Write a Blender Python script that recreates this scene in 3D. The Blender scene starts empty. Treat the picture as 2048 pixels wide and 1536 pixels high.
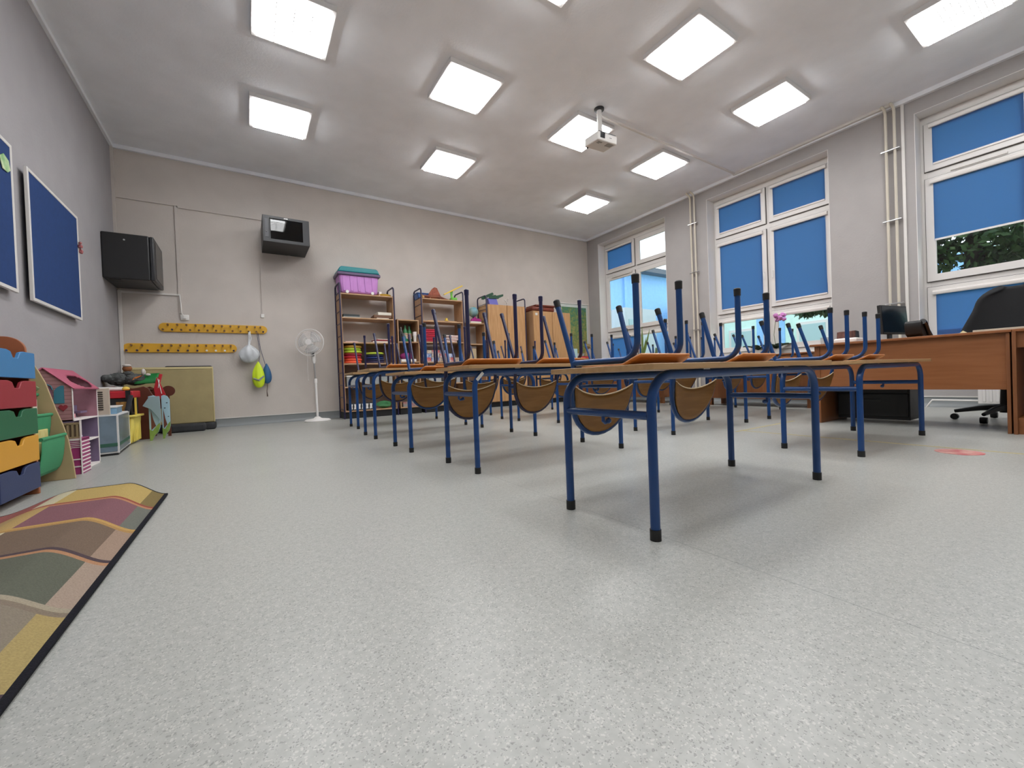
import bpy, bmesh, math, random
from mathutils import Vector, Matrix
random.seed(7)
C = bpy.context.scene.collection
SC = bpy.context.scene
# ------------------------------------------------------------------ camera
yaw, pitch, roll, FPX = 0.571374, -0.0119261, -0.0385817, 822.284
f = Vector((math.sin(yaw)*math.cos(pitch), math.cos(yaw)*math.cos(pitch), math.sin(pitch)))
r = Vector((math.cos(yaw), -math.sin(yaw), 0)); u = r.cross(f)
r2 = r*math.cos(roll) + u*math.sin(roll); u2 = u*math.cos(roll) - r*math.sin(roll)
cam = bpy.data.cameras.new('camera'); co = bpy.data.objects.new('camera', cam); C.objects.link(co)
cam.sensor_width = 36; cam.lens = FPX/2048*36; cam.clip_start = .02; cam.clip_end = 200
co.matrix_world = Matrix(((r2.x,u2.x,-f.x,0),(r2.y,u2.y,-f.y,0),(r2.z,u2.z,-f.z,.5427),(0,0,0,1)))
SC.camera = co
# ------------------------------------------------------------------ sky, exposure
w = bpy.data.worlds.new('sky'); SC.world = w; w.use_nodes = True
bg = w.node_tree.nodes['Background']; bg.inputs[0].default_value = (.80,.91,1,1); bg.inputs[1].default_value = 2.4
SC.view_settings.view_transform = 'Standard'; SC.view_settings.look = 'None'
SC.view_settings.gamma = 1; SC.view_settings.use_curve_mapping = False
SC.view_settings.exposure = 0.0
LIGHT = 27
SC.cycles.use_denoising = True
SC.cycles.max_bounces = 7; SC.cycles.diffuse_bounces = 4; SC.cycles.glossy_bounces = 3
SC.cycles.transmission_bounces = 5; SC.cycles.transparent_max_bounces = 8
SC.cycles.caustics_reflective = False; SC.cycles.caustics_refractive = False
SC.cycles.sample_clamp_indirect = 4
# ------------------------------------------------------------------ room numbers
XL, XR, YB, ZC, YF = -1.412, 7.136, 7.461, 3.879, -2.6
# ------------------------------------------------------------------ materials
def lin(c):
    if isinstance(c, str): c = [int(c[i:i+2],16)/255 for i in (0,2,4)]
    return tuple((x/12.92 if x <= .04045 else ((x+.055)/1.055)**2.4) for x in c[:3]) + (1,)
MATS = {}
def M(name, col='808080', rough=.5, metal=0, spec=.5, emit=0, trans=0, alpha=1, noise=0, nscale=8, bump=0, bscale=60, stretch=None, col2=None, coat=0):
    if name in MATS: return MATS[name]
    m = bpy.data.materials.new(name); m.use_nodes = True; nt = m.node_tree; b = nt.nodes['Principled BSDF']; N = nt.nodes.new; Lk = nt.links.new
    b.inputs['Base Color'].default_value = lin(col); b.inputs['Roughness'].default_value = rough
    b.inputs['Metallic'].default_value = metal; b.inputs['Specular IOR Level'].default_value = spec
    if coat: b.inputs['Coat Weight'].default_value = coat; b.inputs['Coat Roughness'].default_value = .25
    if trans: b.inputs['Transmission Weight'].default_value = trans
    if alpha < 1: b.inputs['Alpha'].default_value = alpha
    if emit: b.inputs['Emission Color'].default_value = lin(col); b.inputs['Emission Strength'].default_value = emit
    tc = N('ShaderNodeTexCoord'); mp = N('ShaderNodeMapping'); Lk(tc.outputs['Object'], mp.inputs[0])
    if stretch: mp.inputs['Scale'].default_value = stretch
    if noise or col2:
        n = N('ShaderNodeTexNoise'); n.inputs['Scale'].default_value = nscale; n.inputs['Detail'].default_value = 5; Lk(mp.outputs[0], n.inputs['Vector'])
        ra = N('ShaderNodeValToRGB'); Lk(n.outputs[0], ra.inputs[0])
        ra.color_ramp.elements[0].position = .35; ra.color_ramp.elements[1].position = .65
        c = lin(col)
        if col2: ra.color_ramp.elements[0].color = c; ra.color_ramp.elements[1].color = lin(col2)
        else:
            ra.color_ramp.elements[0].color = tuple(x*(1-noise) for x in c[:3])+(1,); ra.color_ramp.elements[1].color = tuple(min(1,x*(1+noise)) for x in c[:3])+(1,)
        Lk(ra.outputs[0], b.inputs['Base Color'])
    if bump:
        n2 = N('ShaderNodeTexNoise'); n2.inputs['Scale'].default_value = bscale; n2.inputs['Detail'].default_value = 3; Lk(tc.outputs['Object'], n2.inputs['Vector'])
        bp = N('ShaderNodeBump'); bp.inputs['Strength'].default_value = bump; bp.inputs['Distance'].default_value = .004
        Lk(n2.outputs[0], bp.inputs['Height']); Lk(bp.outputs[0], b.inputs['Normal'])
    MATS[name] = m; return m
def wood(name, c1, c2, axis=0, rough=.42, sc=9):
    st = [14, 14, 14]; st[axis] = 1.2
    return M(name, c1, rough, col2=c2, nscale=sc/3, stretch=tuple(st), bump=.05, bscale=90)
beechx = wood('beech_x','b98a5c','c99d70',0); beechy = wood('beech_y','b98a5c','c99d70',1); beechz = wood('beech_z','b58858','c69a6b',2)
darkwood = wood('shelf_back','8b7465','968071',0,.6)
shelfx = wood('shelf_x','b08a68','bf9b79',0,.5); shelfz = wood('shelf_z','a98360','b8926e',2,.5)
topm = wood('tabletop_laminate','ab875c','b89468',0,.4); backm = wood('backrest_ply','91642e','a3743a',0,.45); seatm = wood('seat_ply','a8682e','b6763a',0,.38)
deskm = wood('desk_laminate','84502a','8d5832',1,.42); deskmz = wood('desk_laminate_z','774726','80502c',2,.45)
blue = M('blue_steel','013a74',.32,spec=.5,coat=.15); indigo = M('indigo_steel','18173f',.3,spec=.5,coat=.2); indigo2 = M('indigo_frame','25203f',.35)
blk = M('black_rubber','131313',.5); white = M('white_plastic','e8e6e2',.4); pvc = M('white_pvc','dcd8d4',.35)
paintw = M('white_paint','d8d4cf',.5); pipem = M('pipe_paint','d6cfc0',.35); steel = M('steel','c8c8c8',.3,metal=.9)
blackmetal = M('black_metal','1a1a1b',.45,bump=.1,bscale=200); dkgrey = M('dark_grey_foam','2e2f31',.8,noise=.15,bump=.3)
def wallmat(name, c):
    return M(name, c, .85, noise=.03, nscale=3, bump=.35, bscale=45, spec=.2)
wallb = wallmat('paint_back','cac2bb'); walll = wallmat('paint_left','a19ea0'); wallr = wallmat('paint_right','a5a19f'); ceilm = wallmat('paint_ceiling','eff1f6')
def floormat():
    m = bpy.data.materials.new('vinyl_floor'); m.use_nodes = True; nt = m.node_tree; b = nt.nodes['Principled BSDF']; N = nt.nodes.new; Lk = nt.links.new
    tc = N('ShaderNodeTexCoord')
    wn = N('ShaderNodeTexNoise'); wn.inputs['Scale'].default_value = 90; Lk(tc.outputs['Object'], wn.inputs['Vector'])
    ws = N('ShaderNodeVectorMath'); ws.operation = 'SCALE'; ws.inputs['Scale'].default_value = .012; Lk(wn.outputs['Color'], ws.inputs[0])
    warp = N('ShaderNodeVectorMath'); warp.operation = 'ADD'; Lk(tc.outputs['Object'], warp.inputs[0]); Lk(ws.outputs[0], warp.inputs[1])
    def sp(scale, lo, hi, a, bcol, src):
        v = N('ShaderNodeTexVoronoi'); v.inputs['Scale'].default_value = scale; Lk(warp.outputs[0], v.inputs['Vector'])
        s = N('ShaderNodeSeparateColor'); Lk(v.outputs['Color'], s.inputs[0])
        g = N('ShaderNodeMath'); g.operation = 'GREATER_THAN'; g.inputs[1].default_value = lo; Lk(s.outputs[src], g.inputs[0])
        d = N('ShaderNodeMath'); d.operation = 'LESS_THAN'; d.inputs[1].default_value = hi; Lk(v.outputs['Distance'], d.inputs[0])
        mu = N('ShaderNodeMath'); mu.operation = 'MULTIPLY'; Lk(g.outputs[0], mu.inputs[0]); Lk(d.outputs[0], mu.inputs[1])
        mf = N('ShaderNodeMath'); mf.operation = 'MULTIPLY'; mf.inputs[1].default_value = .8; Lk(mu.outputs[0], mf.inputs[0])
        mx = N('ShaderNodeMix'); mx.data_type = 'RGBA'; Lk(mf.outputs[0], mx.inputs['Factor']); Lk(a, mx.inputs['A']); mx.inputs['B'].default_value = lin(bcol)
        return mx.outputs['Result']
    n = N('ShaderNodeTexNoise'); n.inputs['Scale'].default_value = 60; n.inputs['Detail'].default_value = 6; Lk(tc.outputs['Object'], n.inputs['Vector'])
    ra = N('ShaderNodeValToRGB'); ra.color_ramp.elements[0].position = .3; ra.color_ramp.elements[1].position = .7
    ra.color_ramp.elements[0].color = lin('9e9f9a'); ra.color_ramp.elements[1].color = lin('acada8'); Lk(n.outputs[0], ra.inputs[0])
    o = sp(210, .70, .45, ra.outputs[0], 'bcbcb6', 0); o = sp(190, .84, .40, o, '868783', 1); o = sp(340, .85, .4, o, '7b7d79', 2)
    # welded seams between the sheets, 2 m apart
    sx = N('ShaderNodeSeparateXYZ'); Lk(tc.outputs['Object'], sx.inputs[0])
    a1 = N('ShaderNodeMath'); a1.operation = 'ADD'; a1.inputs[1].default_value = 20-1.14+.001; Lk(sx.outputs[0], a1.inputs[0])
    a2 = N('ShaderNodeMath'); a2.operation = 'MODULO'; a2.inputs[1].default_value = 2.0; Lk(a1.outputs[0], a2.inputs[0])
    a3 = N('ShaderNodeMath'); a3.operation = 'LESS_THAN'; a3.inputs[1].default_value = .003; Lk(a2.outputs[0], a3.inputs[0])
    a4 = N('ShaderNodeMath'); a4.operation = 'MULTIPLY'; a4.inputs[1].default_value = .45; Lk(a3.outputs[0], a4.inputs[0])
    mx = N('ShaderNodeMix'); mx.data_type = 'RGBA'; Lk(a4.outputs[0], mx.inputs['Factor']); Lk(o, mx.inputs['A']); mx.inputs['B'].default_value = lin('5d605f')
    Lk(mx.outputs['Result'], b.inputs['Base Color'])
    n3 = N('ShaderNodeTexNoise'); n3.inputs['Scale'].default_value = 1.3; n3.inputs['Detail'].default_value = 4; Lk(tc.outputs['Object'], n3.inputs['Vector'])
    mr = N('ShaderNodeMapRange'); mr.inputs['To Min'].default_value = .25; mr.inputs['To Max'].default_value = .38; Lk(n3.outputs[0], mr.inputs[0]); Lk(mr.outputs[0], b.inputs['Roughness'])
    b.inputs['Specular IOR Level'].default_value = .42
    bp = N('ShaderNodeBump'); bp.inputs['Strength'].default_value = .06; bp.inputs['Distance'].default_value = .002; Lk(n.outputs[0], bp.inputs['Height']); Lk(bp.outputs[0], b.inputs['Normal'])
    return m
def blindmat(name, c, tr, c2):
    m = bpy.data.materials.new(name); m.use_nodes = True; nt = m.node_tree; nt.nodes.clear(); N = nt.nodes.new; Lk = nt.links.new
    o = N('ShaderNodeOutputMaterial'); a = N('ShaderNodeBsdfDiffuse'); t = N('ShaderNodeBsdfTranslucent'); mx = N('ShaderNodeMixShader')
    a.inputs[0].default_value = lin(c); t.inputs[0].default_value = lin(c2); mx.inputs[0].default_value = tr
    Lk(a.outputs[0], mx.inputs[1]); Lk(t.outputs[0], mx.inputs[2]); Lk(mx.outputs[0], o.inputs[0]); return m
def glassmat(name, tint=(1,1,1), refl=.06):
    m = bpy.data.materials.new(name); m.use_nodes = True; nt = m.node_tree; nt.nodes.clear(); N = nt.nodes.new; Lk = nt.links.new
    o = N('ShaderNodeOutputMaterial'); a = N('ShaderNodeBsdfTransparent'); g = N('ShaderNodeBsdfGlossy'); fr = N('ShaderNodeLayerWeight'); mx = N('ShaderNodeMixShader')
    a.inputs[0].default_value = (*tint,1); g.inputs['Roughness'].default_value = .02; fr.inputs[0].default_value = .5
    pw = N('ShaderNodeMath'); pw.operation = 'POWER'; pw.inputs[1].default_value = 5; Lk(fr.outputs['Facing'], pw.inputs[0])
    ad = N('ShaderNodeMath'); ad.operation = 'MULTIPLY_ADD'; ad.inputs[1].default_value = .8; ad.inputs[2].default_value = refl*.6; Lk(pw.outputs[0], ad.inputs[0])
    Lk(ad.outputs[0], mx.inputs[0]); Lk(a.outputs[0], mx.inputs[1]); Lk(g.outputs[0], mx.inputs[2]); Lk(mx.outputs[0], o.inputs[0]); return m
glass = glassmat('window_glass'); smoked = glassmat('smoked_glass',(.25,.25,.25)); clearp = M('clear_plastic','cdd1d2',.2,alpha=.38)
# ------------------------------------------------------------------ mesh helpers
class B:
    def __init__(s): s.bm = bmesh.new()
    def box(s, x0,x1,y0,y1,z0,z1, m=None):
        vs = [s.bm.verts.new(p) for p in ((x0,y0,z0),(x1,y0,z0),(x1,y1,z0),(x0,y1,z0),(x0,y0,z1),(x1,y0,z1),(x1,y1,z1),(x0,y1,z1))]
        for q in ((0,3,2,1),(4,5,6,7),(0,1,5,4),(1,2,6,5),(2,3,7,6),(3,0,4,7)): s.bm.faces.new([vs[i] for i in q])
        if m is not None:
            for v in vs: v.co = m @ v.co
        return s
    def tube(s, pts, rad, n=12, cap=True, rads=None):
        pts = [Vector(p) for p in pts]; rings = []; prev = None
        for i, p in enumerate(pts):
            t = (pts[min(i+1,len(pts)-1)] - pts[max(i-1,0)]).normalized()
            if prev is None:
                a = Vector((0,0,1)) if abs(t.z) < .9 else Vector((1,0,0)); nrm = t.cross(a).normalized()
            else: nrm = (prev - t*prev.dot(t)).normalized()
            prev = nrm; bn = t.cross(nrm); rr = rads[i] if rads else rad
            rings.append([s.bm.verts.new(p + (nrm*math.cos(2*math.pi*k/n) + bn*math.sin(2*math.pi*k/n))*rr) for k in range(n)])
        for a, b in zip(rings, rings[1:]):
            for k in range(n): s.bm.faces.new((a[k], a[(k+1)%n], b[(k+1)%n], b[k]))
        if cap: s.bm.faces.new(rings[0][::-1]); s.bm.faces.new(rings[-1])
        return s
    def lathe(s, prof, c=(0,0,0), n=24, ax='z'):
        rings = []
        for rr, h in prof:
            ring = []
            for k in range(n):
                a = 2*math.pi*k/n; x, y = rr*math.cos(a), rr*math.sin(a)
                p = (x,y,h) if ax == 'z' else ((x,h,y) if ax == 'y' else (h,x,y))
                ring.append(s.bm.verts.new(Vector(c)+Vector(p)))
            rings.append(ring)
        for a, b in zip(rings, rings[1:]):
            for k in range(n): s.bm.faces.new((a[k], a[(k+1)%n], b[(k+1)%n], b[k]))
        for g in (rings[0][::-1], rings[-1]): s.bm.faces.new(g)
        return s
    def prism(s, poly, axis, a0, a1):
        def P(p, h): return {0:(h,p[0],p[1]), 1:(p[0],h,p[1]), 2:(p[0],p[1],h)}[axis]
        A = [s.bm.verts.new(P(p,a0)) for p in poly]; Bv = [s.bm.verts.new(P(p,a1)) for p in poly]; n = len(poly)
        s.bm.faces.new(A[::-1]); s.bm.faces.new(Bv)
        for k in range(n): s.bm.faces.new((A[k],A[(k+1)%n],Bv[(k+1)%n],Bv[k]))
        return s
    def ball(s, c, rad, sc=(1,1,1), sub=2, jit=0):
        d = bmesh.ops.create_icosphere(s.bm, subdivisions=sub, radius=1)
        for v in d['verts']:
            k = 1 + (random.random()-.5)*jit
            v.co = Vector(c) + Vector((v.co.x*sc[0],v.co.y*sc[1],v.co.z*sc[2]))*rad*k
        return s
    def grid(s, fn, nu, nv):
        g = [[s.bm.verts.new(fn(i/nu, j/nv)) for j in range(nv+1)] for i in range(nu+1)]
        for i in range(nu):
            for j in range(nv): s.bm.faces.new((g[i][j],g[i+1][j],g[i+1][j+1],g[i][j+1]))
        return s
def ring(b, ax, a0, a1, u0, u1, v0, v1, wu, wv=None, wv2=None):
    """closed rectangular frame as one manifold: ax = thickness axis"""
    wv = wu if wv is None else wv; wv2 = wv if wv2 is None else wv2
    def P(h,p,q): return {0:(h,p,q),1:(p,h,q),2:(p,q,h)}[ax]
    O=[(u0,v0),(u1,v0),(u1,v1),(u0,v1)]; I=[(u0+wu,v0+wv),(u1-wu,v0+wv),(u1-wu,v1-wv2),(u0+wu,v1-wv2)]
    V={}
    for k,(o,i) in enumerate(zip(O,I)):
        for h in (0,1):
            V['o',k,h]=b.bm.verts.new(P((a0,a1)[h],*o)); V['i',k,h]=b.bm.verts.new(P((a0,a1)[h],*i))
    for k in range(4):
        j=(k+1)%4
        for h in (0,1): b.bm.faces.new((V['o',k,h],V['o',j,h],V['i',j,h],V['i',k,h]))
        b.bm.faces.new((V['o',k,0],V['o',j,0],V['o',j,1],V['o',k,1])); b.bm.faces.new((V['i',k,0],V['i',j,0],V['i',j,1],V['i',k,1]))
    return b
def tag(o, label, cat, group=None, kind=None):
    if label: o['label'] = label
    if cat: o['category'] = cat
    if group: o['group'] = group
    if kind: o['kind'] = kind
    return o
def base(o):
    while o.parent: o = o.parent
    return o
def obj(name, b, mat, parent=None, loc=None, bevel=0, solid=0, seg=2, label=None, sub=0, smooth=True):
    org = Vector(loc) if loc is not None else (Vector(base(parent).location) if parent else Vector((0,0,0)))
    bm = b.bm
    for v in bm.verts: v.co -= org
    bmesh.ops.recalc_face_normals(bm, faces=bm.faces)
    me = bpy.data.meshes.new(name); bm.to_mesh(me); bm.free()
    me.materials.append(mat)
    if smooth:
        me.shade_smooth(); me.set_sharp_from_angle(angle=math.radians(38))
    o = bpy.data.objects.new(name, me); C.objects.link(o)
    if parent: o.parent = parent
    else: o.location = org
    if solid:
        m = o.modifiers.new('s','SOLIDIFY'); m.thickness = solid; m.offset = 0
    if bevel:
        m = o.modifiers.new('b','BEVEL'); m.width = bevel; m.segments = seg; m.limit_method = 'ANGLE'
    if sub:
        m = o.modifiers.new('u','SUBSURF'); m.levels = sub; m.render_levels = sub
    if label: o['label'] = label
    return o
def thing(name, label, cat, loc, group=None):
    o = bpy.data.objects.new(name, None); C.objects.link(o); o.location = loc; o.empty_display_size = .1
    return tag(o, label, cat, group)
def single(name, b, mat, label, cat, loc, group=None, **k):
    return tag(obj(name, b, mat, loc=loc, **k), label, cat, group)
def struct(name, b, mat, parent=None, **k):
    o = obj(name, b, mat, parent, **k)
    if not parent: o['kind'] = 'structure'
    return o
def dup(root, loc, rz=0, label=None, group=None):
    def cp(o, p):
        c = o.copy(); C.objects.link(c); c.parent = p
        for ch in o.children: cp(ch, c)
        return c
    c = cp(root, None); c.location = loc; c.rotation_euler = (0,0,rz)
    if label: c['label'] = label
    if group: c['group'] = group
    return c
def arc(c, a0, a1, rad, u_, v_, n=8):
    c = Vector(c); u_ = Vector(u_); v_ = Vector(v_)
    return [c + u_*rad*math.cos(a0+(a1-a0)*i/n) + v_*rad*math.sin(a0+(a1-a0)*i/n) for i in range(n+1)]
PI = math.pi
def bx(*a): return B().box(*a)
# ------------------------------------------------------------------ room shell
struct('floor', bx(XL-.2,XR+.4,YF-.2,YB+.2,-.1,0), floormat())
struct('ceiling', bx(XL-.2,XR+.4,YF-.2,YB+.2,ZC,ZC+.15), ceilm)
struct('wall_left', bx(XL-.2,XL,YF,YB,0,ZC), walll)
struct('wall_back', bx(XL-.2,XR+.4,YB,YB+.2,0,ZC), wallb)
struct('wall_front', bx(XL-.2,XR+.4,YF-.2,YF,0,ZC), wallr)
WY = [(5.23,7.09),(2.48,4.34),(-.30,1.57)]; XW = 7.50; ZS, ZT = .73, 3.66
b = bx(XR,XW,YF,YB,0,ZS).box(XR,XW,YF,YB,ZT,ZC)
ys = [YB]+[v for a in WY for v in (a[1],a[0])]+[YF]
for i in range(0,len(ys),2): b.box(XR,XW,ys[i+1],ys[i],ZS,ZT)
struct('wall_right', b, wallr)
skm = M('vinyl_skirting','85898a',.5); skt = M('skirting_cap','d2cfca',.4)
def skirt(nm, poly_ax, a0, a1, pos, sgn):
    # coved vinyl: curves out of the floor up to 12 cm
    pr = [(0,.12),(.006*1,.12)]+[(.006+.05*(1-math.cos(t)), .055-.055*math.sin(t)) for t in [i*PI/12 for i in range(0,7)]]+[(0,0)]
    pr = [(pos+sgn*p[0], p[1]) for p in pr]
    return B().prism(pr, poly_ax, a0, a1)
for nm, ax, a0, a1, pos, sg in (('baseboard_back',0,XL,XR,YB,-1),('baseboard_left',1,YF,YB,XL,1),('baseboard_right',1,YF,YB,XR,-1)):
    o = struct(nm, skirt(nm,ax,a0,a1,pos,sg), skm)
    e = .014*sg
    cb = bx(a0,a1,pos+e if sg<0 else pos, pos if sg<0 else pos+e,.12,.133) if ax==0 else bx(pos+e if sg<0 else pos, pos if sg<0 else pos+e,a0,a1,.12,.133)
    obj('cap_strip', cb, skt, o)
# ceiling cove line and trunking
tr = 0
def trim(b_, mat=paintw, **k):
    global tr; tr += 1
    return struct('trim_%d'%tr, b_, mat, **k)
trim(bx(XL,XR,YB-.035,YB,ZC-.05,ZC), ceilm); trim(bx(XL,XL+.03,YF,YB,ZC-.045,ZC), ceilm); trim(bx(XR-.05,XR,YF,YB,ZC-.05,ZC), ceilm)
yb0 = YB-.016
trim(bx(XL,-.74,yb0,YB,3.175,3.197),wallb); trim(bx(-.75,.30,yb0,YB,3.155,3.175),wallb)
trim(bx(-.775,-.735,yb0,YB,1.66,3.18),wallb); trim(bx(XL,-.755,YB-.02,YB,1.905,1.93)); trim(bx(.235,.26,yb0,YB,1.70,2.62),wallb)
trim(bx(XL+.005,XL+.04,YB-.04,YB-.01,.1,1.93)); trim(bx(XL,XL+.03,YB-.05,YB-.012,1.95,ZC-.05),wallb)
trim(bx(3.86,XR-.05,3.76,3.79,ZC-.022,ZC)); trim(bx(XR-.09,XR-.05,1.74,3.80,ZC-.03,ZC))
trim(bx(XR-.02,XR,1.66,1.69,.75,3.83)); trim(bx(.62,.66,YB-.014,YB,2.56,2.70),wallb)
# ------------------------------------------------------------------ windows
XF = 7.355
bl_mid = blindmat('blue_blind','667f9f',.66,'92c6f2'); 
cassm = M('blind_cassette','e2ddd8',.35)
def window(n, y0, y1, lab):
    t = thing('window_%d'%n, None, None, (XF,(y0+y1)/2,ZS)); t['kind'] = 'structure'
    fr = B(); x0, x1 = XF+.005, XF+.075
    ring(fr,0,x0,x1,y0+.001,y1-.001,ZS+.017,ZT-.001,.06,.12,.09)
    ym = (y0+y1)/2; fr.box(x0+.004,x1-.003,ym-.05,ym+.05,ZS+.13,ZT-.085).box(x0+.007,x1-.006,y0+.055,y1-.055,2.86,2.975).box(x0+.007,x1-.006,y0+.055,y1-.055,1.48,1.585)
    obj('window_frame', fr, pvc, t, bevel=.004)
    sb = B()
    for ya, yb_ in ((y0+.038,ym-.027),(ym+.027,y1-.038)):
        for za, zb in ((.868,1.50),(1.572,2.87),(2.962,3.557)):
            x2, x3 = XF-.02, XF+.02; s_ = .088
            sb = ring(B(),0,x2,x3,ya,yb_,za,zb,s_)
            so = obj('sash', sb, pvc, t, bevel=.004)
            obj('gasket', ring(B(),0,XF-.004,XF+.012,ya-.006,yb_+.006,za-.006,zb+.006,.012), M('gasket_dark','4a4644',.7), so)  # dark ring standing in for the shadow line around each sash
            obj('pane', bx(XF+.012,XF+.018,ya+s_,yb_-s_,za+s_,zb-s_), glass, so)
            if 1.5 < za < 2:
                hy = ym+.065 if ya > ym-.01 else ym-.065
                obj('handle', B().tube([(XF-.03,hy,2.15),(XF-.045,hy,2.16),(XF-.045,hy,2.04)],.009,8), white, so)
    obj('window_sill', bx(XR-.03,XF+.02,y0,y1,ZS-.02,ZS+.015), paintw, t, bevel=.004)
    return t
window(1,*WY[0],''); window(2,*WY[1],''); window(3,*WY[2],'')
def blind(y0, y1, ztop, zbot, label, chain=False):
    t = thing('roller_blind', label, 'blind', (XF-.03,(y0+y1)/2,ztop), 'blue roller blinds on the window sashes')
    cb = B().prism([(XF-.062,ztop+.035),(XF-.05,ztop+.05),(XF-.02,ztop+.055),(XF-.02,ztop),(XF-.055,ztop),(XF-.062,ztop+.01)],1,y0-.03,y1+.03)
    obj('cassette', cb, cassm, t)
    if ztop-zbot > .05:
        obj('fabric', bx(XF-.026,XF-.0235,y0-.004,y1+.004,zbot,ztop+.005), bl_mid, t)
        obj('bottom_bar', bx(XF-.031,XF-.021,y0,y1,zbot-.004,zbot+.018), cassm, t)
    if chain: obj('chain', B().tube([(XF-.04,y0+.0,ztop)]+[(XF-.04-.01*math.sin(i/10*PI),y0-.01,ztop-1.0*i/10) for i in range(1,11)],.002,6), white, t)
for (y0,y1),wn in ((WY[0],'far window'),(WY[1],'middle window'),(WY[2],'near window')):
    ym = (y0+y1)/2; L_ = (ym+.10,y1-.12); R_ = (y0+.12,ym-.10)
    if wn == 'far window':
        blind(*L_,3.49,3.03,'dark blue blind covering the upper left pane of the far window')
        blind(*L_,1.40,.80,'blue blind pulled down over the lower left pane of the far window')
        blind(*R_,1.40,1.38,'rolled-up blind over the lower right pane of the far window')
    elif wn == 'middle window':
        blind(*L_,3.49,3.03,'blue blind on the upper left pane of the middle window')
        blind(*R_,3.49,3.03,'blue blind on the upper right pane of the middle window')
        blind(*L_,2.80,1.64,'long blue blind on the tall left sash of the middle window')
        blind(*R_,2.80,1.64,'long blue blind on the tall right sash of the middle window',True)
        blind(*L_,1.40,1.38,'rolled-up blind over the lower left pane of the middle window')
        blind(*R_,1.40,1.38,'rolled-up blind over the lower right pane of the middle window')
    else:
        blind(*L_,3.49,3.03,'blue blind on the upper pane of the near window, right edge of photo')
        blind(*L_,2.79,2.08,'blue blind half lowered on the tall pane of the near window',False)
        blind(*L_,1.40,.82,'blue blind on the lowest pane of the near window behind the office chair')
for y0,y1 in WY:   # white painted reveals
    rv=B().box(XR-.002,XF+.004,y1-.004,y1+.001,ZS,ZT).box(XR-.002,XF+.004,y0-.001,y0+.004,ZS,ZT).box(XR-.002,XF+.004,y0,y1,ZT-.004,ZT+.001)
    trim(rv, M('reveal_white','e6e3e0',.6))
trim(bx(XF-.05,XF-.02,6.25,6.85,2.83,2.855)); trim(bx(XF-.05,XF-.02,.85,1.3,2.88,2.90))
# added wedge above the windows, kept out of view, keeps sky off upper blinds
struct('roof_eave', B().prism([(XW,3.72),(XW+.01,3.66),(9.0,4.26),(9.0,4.4),(XW,4.4)],1,YF,YB+4), M('eave_render','b9b4ab',.9))
# ------------------------------------------------------------------ outside
bc = M('cyan_render','93c4f4',.9,noise=.04); pg = M('pale_green_render','cfeee4',.9,noise=.03); gr = M('grass','5d7a45',.95,noise=.3,nscale=3); wdk = M('outside_window','a5c3c6',.3)
struct('ground', bx(XW,60,-30,60,-.6,-.5), gr)
t = thing('building', 'pale cyan building with grey roof edge seen through the far window', 'building', (15,12.8,-.5))
obj('wall', bx(11.5,24,12.8,20,-.5,5.25), bc, t); obj('roof', bx(11.0,24.5,12.35,20.5,5.2,5.42), M('roof_grey','5f6670',.7), t)
obj('pilaster', bx(14.35,14.5,12.7,12.8,-.5,5.25), bc, t)
t = thing('building', 'grey-white lower wing with a green window seen through the far window', 'building', (16,11.6,-.5))
obj('wall', bx(12.85,14.75,11.4,12.7,-.5,3.25), M('grey_render','c3cdd2',.9), t); obj('window', bx(13.05,13.6,11.37,11.4,1.8,2.78), wdk, t)
t = thing('building', 'low pale green-blue building behind the tree, seen through the middle window', 'building', (17.5,6,-.5))
obj('wall', bx(17.0,22,-8,12.2,-.5,3.75), pg, t)
for k in range(6):
    y = -4+2.5*k; fo = obj('window', bx(16.94,17.0,y,y+1.0,.9,2.2), pvc, t); obj('pane', bx(16.92,16.94,y+.1,y+.9,1.0,2.1), wdk, fo)
for k in range(5): obj('wall_panel', bx(16.96,17.0,-2.6+2.5*k,-1.6+2.5*k,-.5,3.6), bc, t)
leafm = M('conifer_needles','2c4a26',.8,col2='55733f',nscale=3)
def foliage(blobs, n, size, seed):
    rn = random.Random(seed); b = B()
    for _ in range(n):
        c, rad = rn.choice(blobs); 
        d = Vector((rn.gauss(0,1),rn.gauss(0,1),rn.gauss(0,1))).normalized()*rad*(rn.random()**.45)
        p = Vector(c)+d; a = Vector((rn.gauss(0,1),rn.gauss(0,1),rn.gauss(0,1)-.5)).normalized()*size; q = a.orthogonal().normalized()*size*.28
        b.bm.faces.new([b.bm.verts.new(v) for v in (p, p+a*.5+q, p+a, p+a*.5-q)])
    return b
t = thing('conifer', 'dark green conifer outside, seen below the half-lowered blind of the near window', 'tree', (11.4,1.7,-.5))
obj('trunk', B().tube([(11.4,1.7,-.5),(11.35,1.75,2),(11.45,1.7,4.6)],.14,10,rads=[.2,.15,.06]), M('bark','3c332b',.9,noise=.3), t)
obj('foliage', foliage([((11.2,1.6,3.1),1.0),((11,2.5,2.7),.7),((11.2,.8,2.9),.9),((11.3,1.9,4.1),.9),((11.6,1.2,2.2),.7),((10.8,3.3,2.35),.45),((10.7,3.8,2.1),.33),((10.7,4.2,2.0),.25),((10.9,3.9,2.45),.5),((11.5,1.5,1.7),.8),((10.8,3.8,2.0),.3),((10.8,4.3,2.15),.3),((10.8,3.4,2.15),.35)],15000,.16,3), leafm, t, smooth=False)
for k, (dx,dy,z0) in enumerate(((0,1.9,2.5),(-.4,2.5,2.3),(-.2,-.9,2.7),(-.5,.7,2.4))): obj('branch', B().tube([(11.4,1.7,z0+.2),(11.4+dx*.6,1.7+dy*.5,z0+.25),(11.4+dx,1.7+dy,z0-.1)],.04,8,rads=[.06,.04,.015]), MATS['bark'], t)
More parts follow.
